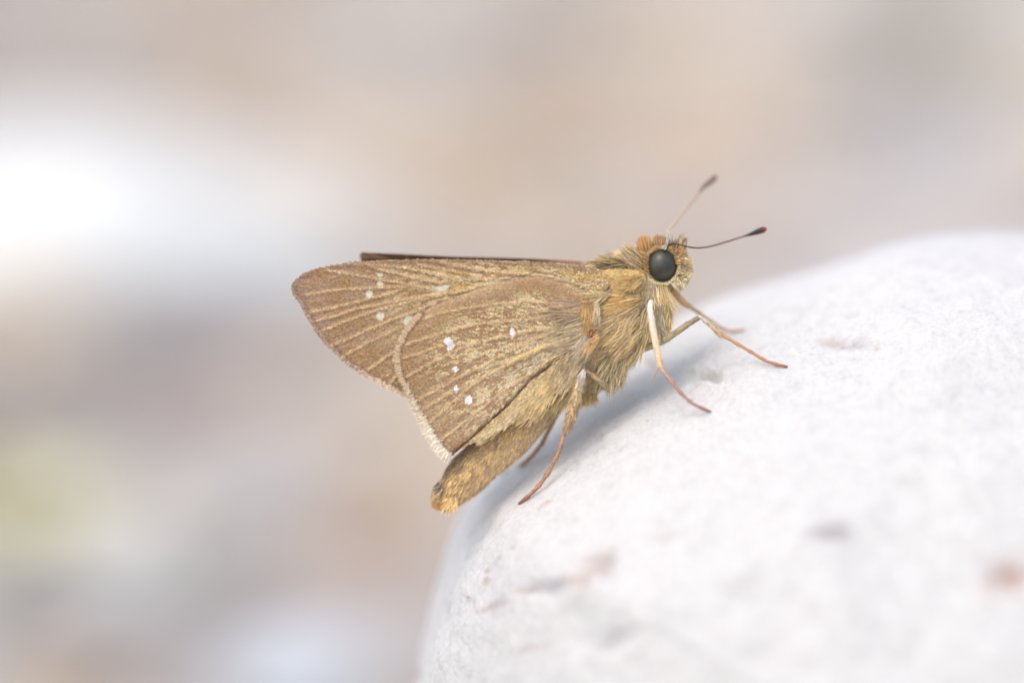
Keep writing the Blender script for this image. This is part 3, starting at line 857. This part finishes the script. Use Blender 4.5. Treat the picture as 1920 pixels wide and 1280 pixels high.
def fw_depth(x, y):
    b = -0.05 - 0.95 * np.clip((x - 560) / 560, 0, 1) ** 1.3
    v = np.zeros(np.shape(x))
    for l in FW_VEINS:
        q = seg_dist(x, y, l)
        v = v + 0.024 * np.exp(-(q / 2.2) ** 2) - 0.012 * np.exp(-((q - 7) / 4) ** 2)
    wav = 0.05 * noise(np.stack([x / 90, y / 60, 0 * x], -1), 7)
    return b - v + wav - 0.06 * np.exp(-((seg_dist(x, y, FW_OUT[:200]) / 7) ** 2)) * (y < 520)
def hw_depth(x, y):
    b = -0.62 - 0.95 * np.clip((x - 740) / 370, 0, 1) ** 1.5
    v = np.zeros(np.shape(x))
    for l in HW_VEINS:
        q = seg_dist(x, y, l)
        v = v + 0.022 * np.exp(-(q / 2.2) ** 2) - 0.012 * np.exp(-((q - 7) / 4) ** 2)
    for l in HW_THICK:
        v = v + 0.12 * np.exp(-(seg_dist(x, y, l) / 5) ** 2)
    v = v - 0.22 * np.exp(-(seg_dist(x, y, HW_CREASE) / 3.6) ** 2)
    # the front corner and shoulder curve down towards the forewing
    top = seg_dist(x, y, HW_OUT[:170])
    b = b + 0.25 * np.exp(-top / 10)
    wav = 0.07 * noise(np.stack([x / 70, y / 60, 0 * x], -1), 17)
    return b - v + wav

def membrane(outline, depth, step, colour, name, thick=0.03, parent=None, label=None):
    x0, y0 = outline.min(0) - step; x1, y1 = outline.max(0) + step
    gx, gy = np.meshgrid(np.arange(x0, x1, step), np.arange(y0, y1, step))
    ins = inside(outline, gx, gy)
    sh = gx.shape
    near = seg_dist(gx.ravel(), gy.ravel(), outline, True, True)
    snap = (~ins) & (near[0].reshape(sh) < step * 0.9)
    X = np.where(snap, near[1].reshape(sh), gx); Y = np.where(snap, near[2].reshape(sh), gy)
    ok = ins | snap
    cell = ok[:-1, :-1] & ok[1:, :-1] & ok[:-1, 1:] & ok[1:, 1:]
    id_ = np.arange(gx.size).reshape(sh)
    f = np.stack([id_[:-1, :-1][cell], id_[:-1, 1:][cell], id_[1:, 1:][cell], id_[1:, :-1][cell]], -1)
    used = np.unique(f); remap = np.full(gx.size, -1); remap[used] = np.arange(len(used))
    f = remap[f]
    x, y = X.ravel()[used], Y.ravel()[used]
    d = depth(x, y)
    c = colour(x, y)
    top = L(x, y, d)
    bot = L(x, y, d + thick)
    n = len(x)
    # rim: edges that belong to a single cell
    e = np.vstack([f[:, [0, 1]], f[:, [1, 2]], f[:, [2, 3]], f[:, [3, 0]]])
    key = np.sort(e, 1); kk = key[:, 0] * n + key[:, 1]
    u, cnt = np.unique(kk, return_counts=True)
    be = e[np.isin(kk, u[cnt == 1])]
    rim = np.stack([be[:, 0], be[:, 1], be[:, 1] + n, be[:, 0] + n], -1)
    o = part(name, W(np.vstack([top, bot])), [f[:, ::-1], f + n, rim], M_MEMB, np.vstack([c, c]), parent, label=label)
    return o

BROWN = srgb(170, 137, 98); BROWN2 = srgb(178, 149, 112); TAN = srgb(216, 186, 142); CREAMW = srgb(224, 204, 158); DKB = srgb(128, 100, 76); GOLDW = srgb(204, 168, 92)
MAUVE = srgb(172, 142, 124); HYAL = srgb(214, 208, 182); WHITEW = srgb(242, 238, 228)

def spot_mask(x, y, lst, soft=0.25):
    m = np.zeros(np.shape(x))
    for e in lst:
        m = np.maximum(m, np.clip((1 - ell(x, y, e)) / soft + 0.5, 0, 1))
    return m

def flow(x, y, base):
    return unit(np.stack([x - base[0], -(y - base[1])], -1))

def fleck(x, y, base, seed, along=0.045, across=0.16):
    r = np.hypot(x - base[0], y - base[1]); a = np.arctan2(y - base[1], x - base[0])
    return fbm(np.stack([r * along, a * base[2] * across, 0 * r], -1), 3, seed)

FWB = (1180.0, 520.0, 380.0); HWB = (1125.0, 610.0, 260.0)

def fw_colour(x, y, r=None):
    n1 = fbm(np.stack([x * 0.02, y * 0.03, 0 * x], -1), 3, 201)
    c = mix(np.tile(BROWN, (len(x), 1)), BROWN2, np.clip(0.4 + n1, 0, 1))
    c = mix(c, MAUVE, np.clip((760 - x) / 120, 0, 1) * np.clip(0.55 + n1, 0, 1) * 0.75)
    fl = fleck(x, y, FWB, 211, 0.06, 0.24)
    inner = np.clip((x - 690) / 160, 0, 1)
    c = mix(c, CREAMW, np.clip((fl - 0.02 + 0.3 * (inner - 0.5)) * 4.5, 0, 0.8) * inner)
    c = mix(c, GOLDW, np.clip((fbm(np.stack([x * 0.03, y * 0.09, 0 * x], -1), 2, 219) + 0.1) * 2, 0, 0.8) * np.exp(-((y - 522 - (960 - x) * 0.09) / 16) ** 2) * np.clip((x - 780) / 60, 0, 1))
    for l in FW_VEINS:
        q = seg_dist(x, y, l)
        c = mix(c, TAN * 1.05, np.exp(-(q / 1.8) ** 2) * 0.78)
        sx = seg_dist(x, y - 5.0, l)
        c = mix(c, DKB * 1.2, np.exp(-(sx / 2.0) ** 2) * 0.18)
    mrg = seg_dist(x, y, FW_MARGIN)
    c = mix(c, DKB, np.exp(-((mrg - 7) / 3.0) ** 2) * 0.6)
    cost = np.exp(-((y - np.interp(x, [551, 590, 650, 740, 870, 990, 1120], [530, 506, 494, 488, 487.5, 491, 505])) / 5) ** 2)
    c = mix(c, srgb(172, 142, 116), cost * 0.7)
    c = mix(c, HYAL, spot_mask(x, y, FW_HYAL))
    return c
def hw_colour(x, y, r=None):
    n1 = fbm(np.stack([x * 0.02, y * 0.02, 0 * x], -1), 3, 231)
    c = mix(np.tile(BROWN, (len(x), 1)), BROWN2, np.clip(0.35 + n1, 0, 1))
    fl = fleck(x, y, HWB, 241, 0.04, 0.13); fl2 = fleck(x, y, HWB, 247, 0.12, 0.40)
    mrg = seg_dist(x, y, HW_MARGIN)
    top = seg_dist(x, y, HW_OUT[:140])
    inner = np.clip((mrg - 22) / 70, 0, 1) * np.clip((top - 16) / 26, 0.1, 1)
    band = 0.45 * np.exp(-((mrg - 75) / 36) ** 2)
    big = fbm(np.stack([x * 0.013, y * 0.013, 0 * x], -1), 2, 251)
    c = mix(c, CREAMW, np.clip((0.45 * fl + 0.9 * fl2 - 0.02 + 0.25 * big + 0.3 * band) * 4.5, 0, 0.9) * inner)
    c = mix(c, srgb(196, 190, 168), np.clip((fl2 + 0.2) * 2, 0, 0.7) * np.exp(-(((x - 1000 + (y - 700) * 0.9) * 0.7 / 60) ** 2)) * np.exp(-((y - 700) / 90) ** 2) * 0.7)
    c = mix(c, srgb(170, 138, 110), np.clip(-fl * 2 - 0.5, 0, 0.4))
    for l in HW_VEINS:
        q = seg_dist(x, y, l)
        c = mix(c, TAN * 1.08, np.exp(-(q / 1.7) ** 2) * 0.72)
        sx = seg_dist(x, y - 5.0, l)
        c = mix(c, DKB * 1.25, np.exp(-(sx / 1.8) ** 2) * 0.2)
    for l in HW_THICK:
        c = mix(c, srgb(222, 196, 140), np.exp(-(seg_dist(x, y, l) / 4.5) ** 2) * 0.85)
    c = mix(c, srgb(92, 68, 46), np.exp(-(seg_dist(x, y, HW_CREASE) / 2.6) ** 2) * 0.85)
    # the pale flap between the crease and the abdomen
    cr = np.asarray(HW_CREASE, float)
    yc = np.interp(x, cr[:, 0], cr[:, 1])
    flap = np.clip((y - yc - 4) / 5, 0, 1) * (x > 846)
    c = mix(c, mix(np.tile(srgb(196, 168, 118), (len(x), 1)), srgb(222, 204, 160), np.clip((y - yc) / 40 + 0.4 * fl2, 0, 1)), flap * 0.9)
    c = mix(c, DKB, np.exp(-((mrg - 9.5) / 2.8) ** 2) * 0.95)
    c = mix(c, srgb(186, 160, 128), np.exp(-(top / 5) ** 2) * 0.5)
    hl = spot_mask(x, y, [(e[0], e[1], e[2] * 1.5, e[3] * 1.5, e[4]) for e in HW_WHITE], 0.6)
    c = mix(c, srgb(170, 128, 82), hl * 0.55)
    c = mix(c, WHITEW, spot_mask(x, y, HW_WHITE))
    return c

def scales(outline, depth, colour, base, n, ln, wd, skip=None, seed=1):
    r_ = np.random.default_rng(seed)
    x0, y0 = outline.min(0); x1, y1 = outline.max(0)
    x = r_.uniform(x0, x1, n * 3); y = r_.uniform(y0, y1, n * 3)
    k = inside(outline, x, y)
    x, y = x[k][:n], y[k][:n]
    if skip is not None:
        k = ~skip(x, y); x, y = x[k], y[k]
    m = len(x)
    d = depth(x, y)
    eps = 2.0
    gx = (depth(x + eps, y) - depth(x - eps, y)) / (2 * eps * K); gy = -(depth(x, y + eps) - depth(x, y - eps)) / (2 * eps * K)
    nrm = unit(np.stack([gx, gy, -np.ones(m)], -1))
    fl = flow(x, y, base)
    t = np.stack([fl[:, 0], fl[:, 1], gx * fl[:, 0] + gy * fl[:, 1]], -1)
    s_ = np.stack([-fl[:, 1], fl[:, 0], 0 * m + np.zeros(m)], -1)
    s_[:, 2] = gx * s_[:, 0] + gy * s_[:, 1]
    yaw = r_.normal(0, 0.22, m)[:, None]
    t2 = unit(t + s_ * yaw); s2 = unit(np.cross(nrm, t2))
    lift = np.abs(r_.normal(0.14, 0.12, m))[:, None]
    roll = r_.normal(0, 0.22, m)[:, None]
    t3 = unit(t2 + nrm * lift); s3 = unit(s2 + nrm * roll)
    ll = ln * r_.uniform(0.7, 1.3, m)[:, None]; ww = wd * r_.uniform(0.75, 1.25, m)[:, None]
    p = L(x, y, d) + nrm * (0.012 + 0.012 * r_.uniform(size=m))[:, None]
    v = np.stack([p - s3 * ww * 0.35, p + s3 * ww * 0.35, p + t3 * ll * 0.7 + s3 * ww * 0.55, p + t3 * ll, p + t3 * ll * 0.7 - s3 * ww * 0.55], 1)
    c = colour(x, y) * np.exp(r_.normal(0, 0.13, (m, 1))) * np.exp(r_.normal(0, 0.04, (m, 3)))
    b = (np.arange(m) * 5)[:, None]
    f = b + np.array([[0, 1, 2, 3, 4]])
    return W(v.reshape(-1, 3)), f, np.clip(np.repeat(c, 5, 0), 0, 0.9)

fw = membrane(FW_OUT, fw_depth, 1.8, fw_colour, 'forewing')
v, f, c = scales(FW_OUT, fw_depth, fw_colour, FWB[:2], 46000, 0.15, 0.075, skip=lambda x, y: (spot_mask(x, y, FW_HYAL) > 0.5) | inside(HW_OUT[::3], x - 12, y + 10), seed=21)
part('wing_scale', v, f, M_SCALE, c, fw, kind='stuff', smooth=False)
hw = membrane(HW_OUT, hw_depth, 1.8, hw_colour, 'hindwing')
v, f, c = scales(HW_OUT, hw_depth, hw_colour, HWB[:2], 60000, 0.15, 0.07, seed=22)
part('wing_scale', v, f, M_SCALE, c, hw, kind='stuff', smooth=False)

def fringe(line, depth, n, ln, cols, parent, seed, inset=lambda s: 3 + 0 * s):
    r_ = np.random.default_rng(seed)
    p = spline(np.array(line, float), 400)
    tg = unit(np.gradient(p, axis=0))
    nrm = np.stack([-tg[:, 1], tg[:, 0]], -1)
    k = r_.integers(400, size=n)
    q = p[k] + r_.normal(0, 1.2, (n, 2)); o = nrm[k]
    inward = np.array([900, 640]) - q
    o = np.where(((o * inward).sum(1) > 0)[:, None], -o, o)
    s = k / 399.0
    ins = inset(s)
    x, y = q[:, 0] - o[:, 0] * ins, q[:, 1] - o[:, 1] * ins
    d = depth(x, y) - 0.015 - 0.02 * r_.uniform(size=n)
    root = L(x, y, d)
    dirs = np.stack([o[:, 0], -o[:, 1], 0 * d], -1) + r_.normal(0, 0.16, (n, 3)) * np.array([1, 1, 0.6])
    c = cols(s, r_.uniform(size=n))
    L_ = (ln(s) + ins) * K * np.clip(r_.normal(0.92, 0.17, n) + 0.12 * np.sin(k * 0.9) * np.sin(k * 0.37), 0.4, 1.4)
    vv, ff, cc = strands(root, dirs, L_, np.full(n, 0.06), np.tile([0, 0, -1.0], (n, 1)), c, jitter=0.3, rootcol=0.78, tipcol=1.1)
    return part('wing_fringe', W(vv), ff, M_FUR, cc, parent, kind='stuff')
def fwc(s, r):
    c = mix(np.tile(srgb(182, 152, 130), (len(s), 1)), srgb(216, 192, 164), np.clip((s - 0.45) * 2.5, 0, 1))
    c = mix(c, srgb(120, 96, 86), (r < 0.22) * 0.8 * (s < 0.7))
    return c * (0.85 + 0.3 * r)[:, None]
fringe(FW_MARGIN, fw_depth, 2600, lambda s: 3.5 + 3.0 * s, fwc, fw, 31)
def hwc(s, r):
    c = mix(np.tile(srgb(206, 180, 146), (len(s), 1)), srgb(236, 224, 200), np.clip((s - 0.45) * 2.4, 0, 1))
    return c * (0.85 + 0.25 * r)[:, None]
fringe(HW_MARGIN, hw_depth, 4200, lambda s: 5.0 + 7.5 * np.clip((s - 0.5) * 2.2, 0, 1), hwc, hw, 32, inset=lambda s: 3 + 4.5 * np.clip((s - 0.12) * 6, 0, 1))
# long hairs along the flap above the abdomen and over the root of the hindwing
def wing_hair(n, xs, aim, ln, cols, depth, seed, name='wing_hair', lift=0.05, parent=None, wd=0.032):
    r_ = np.random.default_rng(seed)
    x, y = xs(r_, n)
    m = len(x)
    p = L(x, y, depth(x, y) - 0.03)
    a = aim(x, y)
    d = np.stack([a[:, 0], a[:, 1], np.full(m, -lift)], -1) + r_.normal(0, 0.11, (m, 3)) + 0.25 * np.stack([fbm(p * 2.5, 2, 5), fbm(p * 2.5, 2, 9), 0 * x], -1)
    c = np.asarray(cols)[r_.integers(len(cols), size=m)] * r_.uniform(0.78, 1.18, (m, 1))
    cl = fbm(p * 3.0, 2, 71)
    c = c * (1 + 0.3 * cl)[:, None]
    v, f, cc = strands(p, d, ln * r_.uniform(0.6, 1.25, m), np.full(m, wd), np.tile([0, 0, -1.0], (m, 1)), c, droop=np.tile([0, 0, 0.12], (m, 1)), jitter=0.3, rootcol=0.75)
    return part(name, W(v), f, M_FUR, cc, parent or hw, kind='stuff')
def along_line(line, jx):
    def f(r_, n):
        p = spline(np.array(line, float), 300)[r_.integers(300, size=n)]
        q = p + r_.normal(0, jx, (n, 2))
        return q[:, 0], q[:, 1]
    return f
FLAPC = [srgb(206, 182, 138), srgb(214, 194, 150), srgb(194, 166, 122), srgb(200, 174, 132)]
const = lambda ax, ay: (lambda x, y: np.tile([ax, ay], (len(x), 1)))
wing_hair(900, along_line([(905, 822), (935, 795), (972, 765), (1008, 732), (1040, 706), (1062, 690)], 4), const(-0.72, -0.70), 0.36, FLAPC, hw_depth, 41)
wing_hair(900, along_line([(900, 822), (940, 796), (985, 770), (1010, 748)], 4), const(-0.7, -0.72), 0.36, FLAPC + [srgb(228, 216, 180)], hw_depth, 42)
wing_hair(1500, along_line([(1090, 648), (1072, 672), (1056, 700), (1062, 705), (1082, 684)], 9), const(-0.5, -0.9), 0.8, FLAPC + [srgb(166, 152, 122), srgb(150, 140, 118)], hw_depth, 43)
wing_hair(1500, along_line([(1098, 600), (1090, 615), (1085, 630), (1075, 640), (1060, 632)], 10), const(-1, -0.32), 0.95, [srgb(208, 184, 134), srgb(182, 160, 128), srgb(220, 202, 158), srgb(166, 146, 124)], hw_depth, 44)
wing_hair(800, along_line([(1095, 565), (1103, 580), (1106, 597), (1100, 612)], 4), const(-0.12, -1), 0.75, [srgb(206, 166, 100), srgb(196, 150, 84), srgb(186, 158, 110)], hw_depth, 45, lift=0.2)
wing_hair(900, along_line([(1090, 580), (1075, 575), (1085, 590), (1060, 580)], 10), const(-1, -0.1), 0.9, [srgb(182, 156, 126), srgb(204, 178, 134), srgb(160, 136, 120)], hw_depth, 46, lift=0.06)

wing_hair(1500, along_line([(985, 772), (1010, 750), (1035, 722), (1056, 700)], 8), const(-0.6, -0.85), 0.62, [srgb(214, 188, 134), srgb(226, 202, 150), srgb(204, 176, 120)], hw_depth, 47)
wing_hair(1300, along_line([(1040, 745), (1055, 728), (1070, 712), (1080, 700)], 9), const(-0.5, -0.9), 0.7, [srgb(214, 190, 136), srgb(226, 206, 154), srgb(198, 174, 124)], lambda x, y: hw_depth(x, y) * 0 - 0.75, 48)
# brushes round the wing roots
tuft('root_brush', 130, (1119, 634), (6, 9), (-0.8, -0.9, -0.3), 0.85, 0.25, [srgb(224, 180, 122), srgb(226, 192, 138), srgb(214, 172, 112), srgb(212, 184, 132)], depth=(-1.75, -1.5), lenvar=0.3, droop=(-0.15, 0, 0.05))
tuft('root_brush', 150, (1112, 620), (6, 4), (-0.3, -0.8, -0.3), 0.4, 0.3, [srgb(92, 70, 62), srgb(70, 52, 48), srgb(206, 150, 90)], depth=(-1.7, -1.5))  # dark hairs paint in the shade of the crevice at the wing root
tuft('root_brush', 300, (1118, 570), (6, 8), (-0.05, -1, -0.2), 0.75, 0.2, [srgb(216, 204, 172), srgb(194, 180, 148), srgb(208, 190, 150)], depth=(-1.35, -1.1), lenvar=0.3)
tuft('root_brush', 220, (1098, 635), (9, 7), (-0.55, -1, -0.1), 0.8, 0.2, [srgb(196, 182, 156), srgb(210, 198, 172), srgb(172, 156, 132)], depth=(-1.8, -1.6), lenvar=0.3)
tuft('root_brush', 320, (1132, 552), (14, 6), (-1, -0.22, -0.1), 0.75, 0.35, [srgb(206, 184, 132), srgb(186, 158, 100), srgb(214, 200, 164)], depth=(-1.25, -1.0), lenvar=0.3)

# ---- shoulder plate (tegula) over the forewing root
TEG = spline(np.array([(1123, 512), (1134, 521), (1143, 532), (1148, 544), (1156, 553), (1166, 560), (1184, 554), (1200, 544), (1209, 533), (1211, 521), (1203, 511), (1184, 507), (1160, 506), (1140, 507)]), 120, closed=True)
def teg_depth(x, y):
    q = seg_dist(x, y, TEG, True)
    return -0.95 - 0.32 * (1 - np.exp(-q / 9.0))
def teg_colour(x, y, r=None):
    n = fbm(np.stack([x * 0.09, y * 0.09, 0 * x], -1), 3, 301)
    c = mix(np.tile(srgb(208, 176, 116), (len(x), 1)), srgb(170, 142, 116), np.clip(n * 1.6, 0, 0.8))
    q = seg_dist(x, y, TEG[:50])
    return mix(c, srgb(176, 158, 150), np.exp(-(q / 2.4) ** 2) * 0.9)
teg = membrane(TEG, teg_depth, 1.6, teg_colour, 'shoulder_plate', 0.05)
v, f, c = scales(TEG, teg_depth, teg_colour, (1230, 515), 2600, 0.17, 0.06, seed=24)
part('wing_scale', v, f, M_SCALE, c, teg, kind='stuff', smooth=False)
tuft('shoulder_hair', 420, (1190, 528), (14, 12), (-1, -0.3, -0.12), 0.7, 0.15, [srgb(206, 174, 112), srgb(216, 190, 134), srgb(186, 154, 102)], depth=(-1.32, -1.2), parent=teg)

# ---- far wings
FF = spline(np.array([(676, 474), (700, 474), (760, 476.5), (850, 481), (950, 483.5), (1020, 486), (1060, 488), (1096, 493), (1110, 520), (1000, 560), (860, 600), (740, 610), (690, 540), (677, 490)]), 240, closed=True)
def ff_depth(x, y):
    return 1.9 + 0.5 * np.clip((1096 - x) / 420, 0, 1) + 0.012 * (y - 474) * np.clip((1096 - x) / 300, 0, 1) + 0.05 * np.sin((y - x * 0.25) * 0.8) * np.clip((760 - x) / 60, 0, 1)
def ff_colour(x, y, r=None):
    n = fbm(np.stack([x * 0.05, (y - x * 0.2) * 0.2, 0 * x], -1), 2, 311)
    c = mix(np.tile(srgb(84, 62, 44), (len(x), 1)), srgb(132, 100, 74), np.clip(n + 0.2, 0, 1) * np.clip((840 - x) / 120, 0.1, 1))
    lead = np.clip((x - 990) / 60, 0, 1)
    c = mix(c, srgb(176, 136, 104), lead * 0.8)
    edge = np.interp(x, [676, 700, 760, 850, 950, 1020, 1096], [474, 474, 476.5, 481, 483.5, 486, 493])
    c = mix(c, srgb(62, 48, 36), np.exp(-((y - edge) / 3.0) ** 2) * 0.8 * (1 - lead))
    streak = np.exp(-((y - 481 - (x - 700) * 0.12) / 2.0) ** 2) * np.clip((740 - x) / 30, 0, 1)
    c = mix(c, srgb(186, 150, 108), streak * 0.7)
    return c
membrane(FF, ff_depth, 2.0, ff_colour, 'forewing', 0.06, label='far forewing, only its dark leading edge showing')
FH = np.stack([HW_OUT[:, 0] * 0.9 + 100, HW_OUT[:, 1] * 0.88 + 78], -1)
membrane(FH, lambda x, y: 2.3 + 0.0 * x + 0.001 * (1100 - x), 5.0, lambda x, y, r=None: np.tile(BROWN, (len(x), 1)), 'hindwing', 0.05, label='far hindwing hidden behind the near one')

# ---- legs
def limb(path, radii, cols, n=40, squash=1.0, hair=0, hair_len=0.16, seed=0, knots=None, name='leg', parent=None, label=None):
    p = spline(np.array(path, float), n)
    q = L(p[:, 0], p[:, 1], p[:, 2])
    s = np.linspace(0, 1, n)
    r = np.interp(s, np.linspace(0, 1, len(radii)), radii) * 0.9
    if knots:
        r = r * (0.9 + 0.34 * np.abs(np.sin(s * math.pi * knots + 0.4)) ** 5)
    v, f = tube(q, r, 12, squash=squash)
    cc = np.stack([np.interp(s, np.linspace(0, 1, len(cols)), [srgb(*k)[i] for k in cols]) for i in range(3)], -1) * np.array([1.12, 1.17, 1.15])
    col = np.repeat(cc, 12, 0)
    o = part(name, v, f, M_LEG, np.vstack([col, col[:1], col[-1:]]), parent, label=label)
    if name == 'foot':
        e, b4 = q[-1], q[-5]
        t_ = unit(e - b4)
        for sg in (-1, 1):
            sd_ = np.array([-t_[1], t_[0], 0.0]) * sg * 0.05 + np.array([0, 0, 0.06 * sg])
            cp = np.array([e, e + t_ * 0.09 + sd_, e + t_ * 0.13 + sd_ * 1.1 + np.array([0, -0.06, 0.03])])
            cv, cf = tube(cp, [0.035, 0.026, 0.006], 6)
            part('claw', cv, cf, M_LEG, np.tile(srgb(96, 66, 56), (len(cv), 1)), parent)
    if hair:
        hair = int(hair * 1.5)
        r_ = np.random.default_rng(seed)
        k = r_.integers(1, n - 1, hair); th_ = r_.uniform(0, 2 * math.pi, hair)
        t, a, b = frame(q)
        nn = a[k] * np.cos(th_)[:, None] + b[k] * np.sin(th_)[:, None]
        root = q[k] + nn * (r[k] * 0.92)[:, None]
        d = t[k] + nn * r_.uniform(0.1, 0.6, (hair, 1)) + r_.normal(0, 0.1, (hair, 3))
        c = cc[k] * r_.uniform(0.5, 1.45, (hair, 1))
        vv, ff, c3 = strands(root, d, hair_len * r_.uniform(0.6, 1.3, hair), np.full(hair, 0.04), nn, c, rootcol=0.85)
        part('leg_scale', W(vv), ff, M_FUR, c3, o, kind='stuff')
    return o
def spur(a, b, r, col, parent):
    p = np.array([a, ((a[0] + b[0]) / 2, (a[1] + b[1]) / 2, (a[2] + b[2]) / 2), b], float)
    q = L(p[:, 0], p[:, 1], p[:, 2])
    v, f = tube(q, [r, r * 0.8, r * 0.2], 8)
    part('spur', v, f, M_LEG, np.tile(srgb(*col), (len(v), 1)), parent)
def sd(x, y, off=0.0):
    return float(stone_depth(np.array([x]), np.array([y]))[0]) + off
def foot_path(pts, x, y, off):
    z1 = sd(x, y, off)
    return pts + [(x, y, z1)]

# near foreleg: pale shank hanging from the chest, then the thin foot
a = limb([(1221, 566, -1.1), (1219, 580, -1.5), (1225, 620, -1.8), (1233, 660, -2.0), (1239, 690, -2.1)], [0.16, 0.19, 0.20, 0.19, 0.16], [(226, 214, 204), (230, 206, 186), (232, 200, 168), (222, 184, 146)], hair=260, seed=51, knots=None)
z = sd(1330, 771, -0.12)
limb([(1238, 688, -2.1), (1258, 714, -2.3), (1280, 740, -2.5), (1300, 757, z + 0.05), (1330, 771, z)], [0.12, 0.10, 0.10, 0.09, 0.085], [(196, 160, 138), (170, 132, 116), (160, 120, 108), (150, 104, 96)], hair=160, hair_len=0.1, seed=52, knots=5, name='foot', parent=a)
spur((1236, 688, -2.1), (1222, 717, -2.3), 0.035, (176, 136, 122), a)
spur((1241, 686, -2.1), (1252, 704, -2.3), 0.03, (190, 152, 132), a)
# near middle leg: thigh reaching forward, bent knee
z = sd(1473, 687, -0.12)
a = limb([(1205, 655, -0.2), (1232, 644, -0.5), (1255, 632, -0.8), (1285, 611, -1.0), (1311, 595, -1.1)], [0.19, 0.19, 0.185, 0.17, 0.12], [(176, 160, 124), (178, 164, 128), (172, 152, 118), (150, 130, 106)], hair=300, seed=53)
t2 = limb([(1309, 594, -1.1), (1316, 597, -1.1), (1332, 609, -1.0), (1352, 628, -0.9)], [0.10, 0.13, 0.15, 0.17], [(206, 198, 188), (206, 178, 146), (206, 172, 134)], hair=200, seed=54, name='shank', parent=a)
limb([(1350, 625, -0.9), (1382, 644, -0.75), (1412, 662, -0.6), (1440, 678, z + 0.02), (1473, 687, z)], [0.12, 0.10, 0.09, 0.085, 0.085], [(204, 166, 128), (190, 146, 110), (186, 128, 98), (170, 112, 86)], hair=160, hair_len=0.1, seed=55, knots=5, name='foot', parent=a)
spur((1350, 626, -0.9), (1354, 636, -1.1), 0.035, (196, 160, 126), a)
# far foreleg reaching past the chin
z = sd(1391, 620, -0.12)
a = limb([(1255, 536, 1.0), (1266, 550, 1.4), (1276, 562, 1.8), (1287, 572, 2.2)], [0.12, 0.17, 0.19, 0.13], [(206, 166, 112), (214, 168, 116), (204, 156, 108)], hair=140, seed=56)
limb([(1284, 569, 2.1), (1305, 583, 2.8), (1330, 600, 3.6), (1356, 617, z - 0.3), (1374, 621, z), (1391, 619, z)], [0.12, 0.115, 0.10, 0.095, 0.09, 0.08], [(190, 156, 116), (186, 148, 112), (190, 146, 110), (180, 128, 100)], hair=120, hair_len=0.1, seed=57, knots=5, name='foot', parent=a)
# near hind leg: folded thigh, hairy shank with spurs, long foot
a = limb([(1142, 732, -0.6), (1128, 718, -1.0), (1110, 703, -1.4), (1096, 694, -1.6)], [0.13, 0.15, 0.14, 0.13], [(150, 130, 100), (196, 170, 128), (200, 172, 132), (150, 126, 112)], hair=160, seed=58)
sh = limb([(1096, 694, -1.6), (1090, 710, -1.65), (1082, 740, -1.65), (1074, 770, -1.6), (1064, 800, -1.5)], [0.14, 0.24, 0.30, 0.27, 0.15], [(210, 200, 196), (200, 176, 140), (200, 172, 132), (196, 166, 126), (176, 142, 112)], hair=1100, hair_len=0.36, seed=59, squash=0.8, name='shank', parent=a)
z = sd(975, 943, -0.12)
limb([(1066, 792, -1.5), (1056, 820, -1.45), (1046, 850, -1.4), (1030, 882, -1.3), (1006, 915, -1.2), (975, 943, z)], [0.135, 0.125, 0.12, 0.115, 0.105, 0.085], [(186, 150, 118), (170, 136, 108), (178, 134, 106), (176, 128, 102), (150, 100, 82)], hair=420, hair_len=0.13, seed=60, knots=6, name='foot', parent=a, n=60)
spur((1080, 752, -1.6), (1092, 769, -1.75), 0.028, (196, 142, 112), a)
spur((1070, 782, -1.6), (1081, 793, -1.75), 0.03, (190, 130, 100), a)
# far hind leg along the belly
z = sd(946, 888, -0.1)
a = limb([(1060, 745, 1.6), (1040, 785, 1.9), (1029, 806, 2.1), (1014, 834, 2.4), (996, 856, 2.8)], [0.13, 0.13, 0.12, 0.12, 0.11], [(186, 152, 112), (180, 140, 100), (176, 136, 98)], hair=160, seed=61)
limb([(998, 854, 2.8), (984, 866, 3.2), (968, 878, z - 0.2), (946, 888, z)], [0.11, 0.10, 0.095, 0.08], [(170, 130, 98), (160, 122, 94), (150, 112, 92)], hair=100, hair_len=0.1, seed=62, knots=4, name='foot', parent=a)
# far middle leg, behind the chest
z = sd(1128, 716, -0.1)
a = limb([(1180, 640, 1.6), (1165, 668, 2.4), (1150, 690, 3.0)], [0.18, 0.17, 0.13], [(180, 156, 118), (186, 158, 118)], hair=60, seed=63)
limb([(1151, 688, 3.0), (1140, 702, z - 0.3), (1128, 716, z)], [0.11, 0.10, 0.08], [(180, 140, 106), (160, 116, 92)], seed=64, name='foot', parent=a)
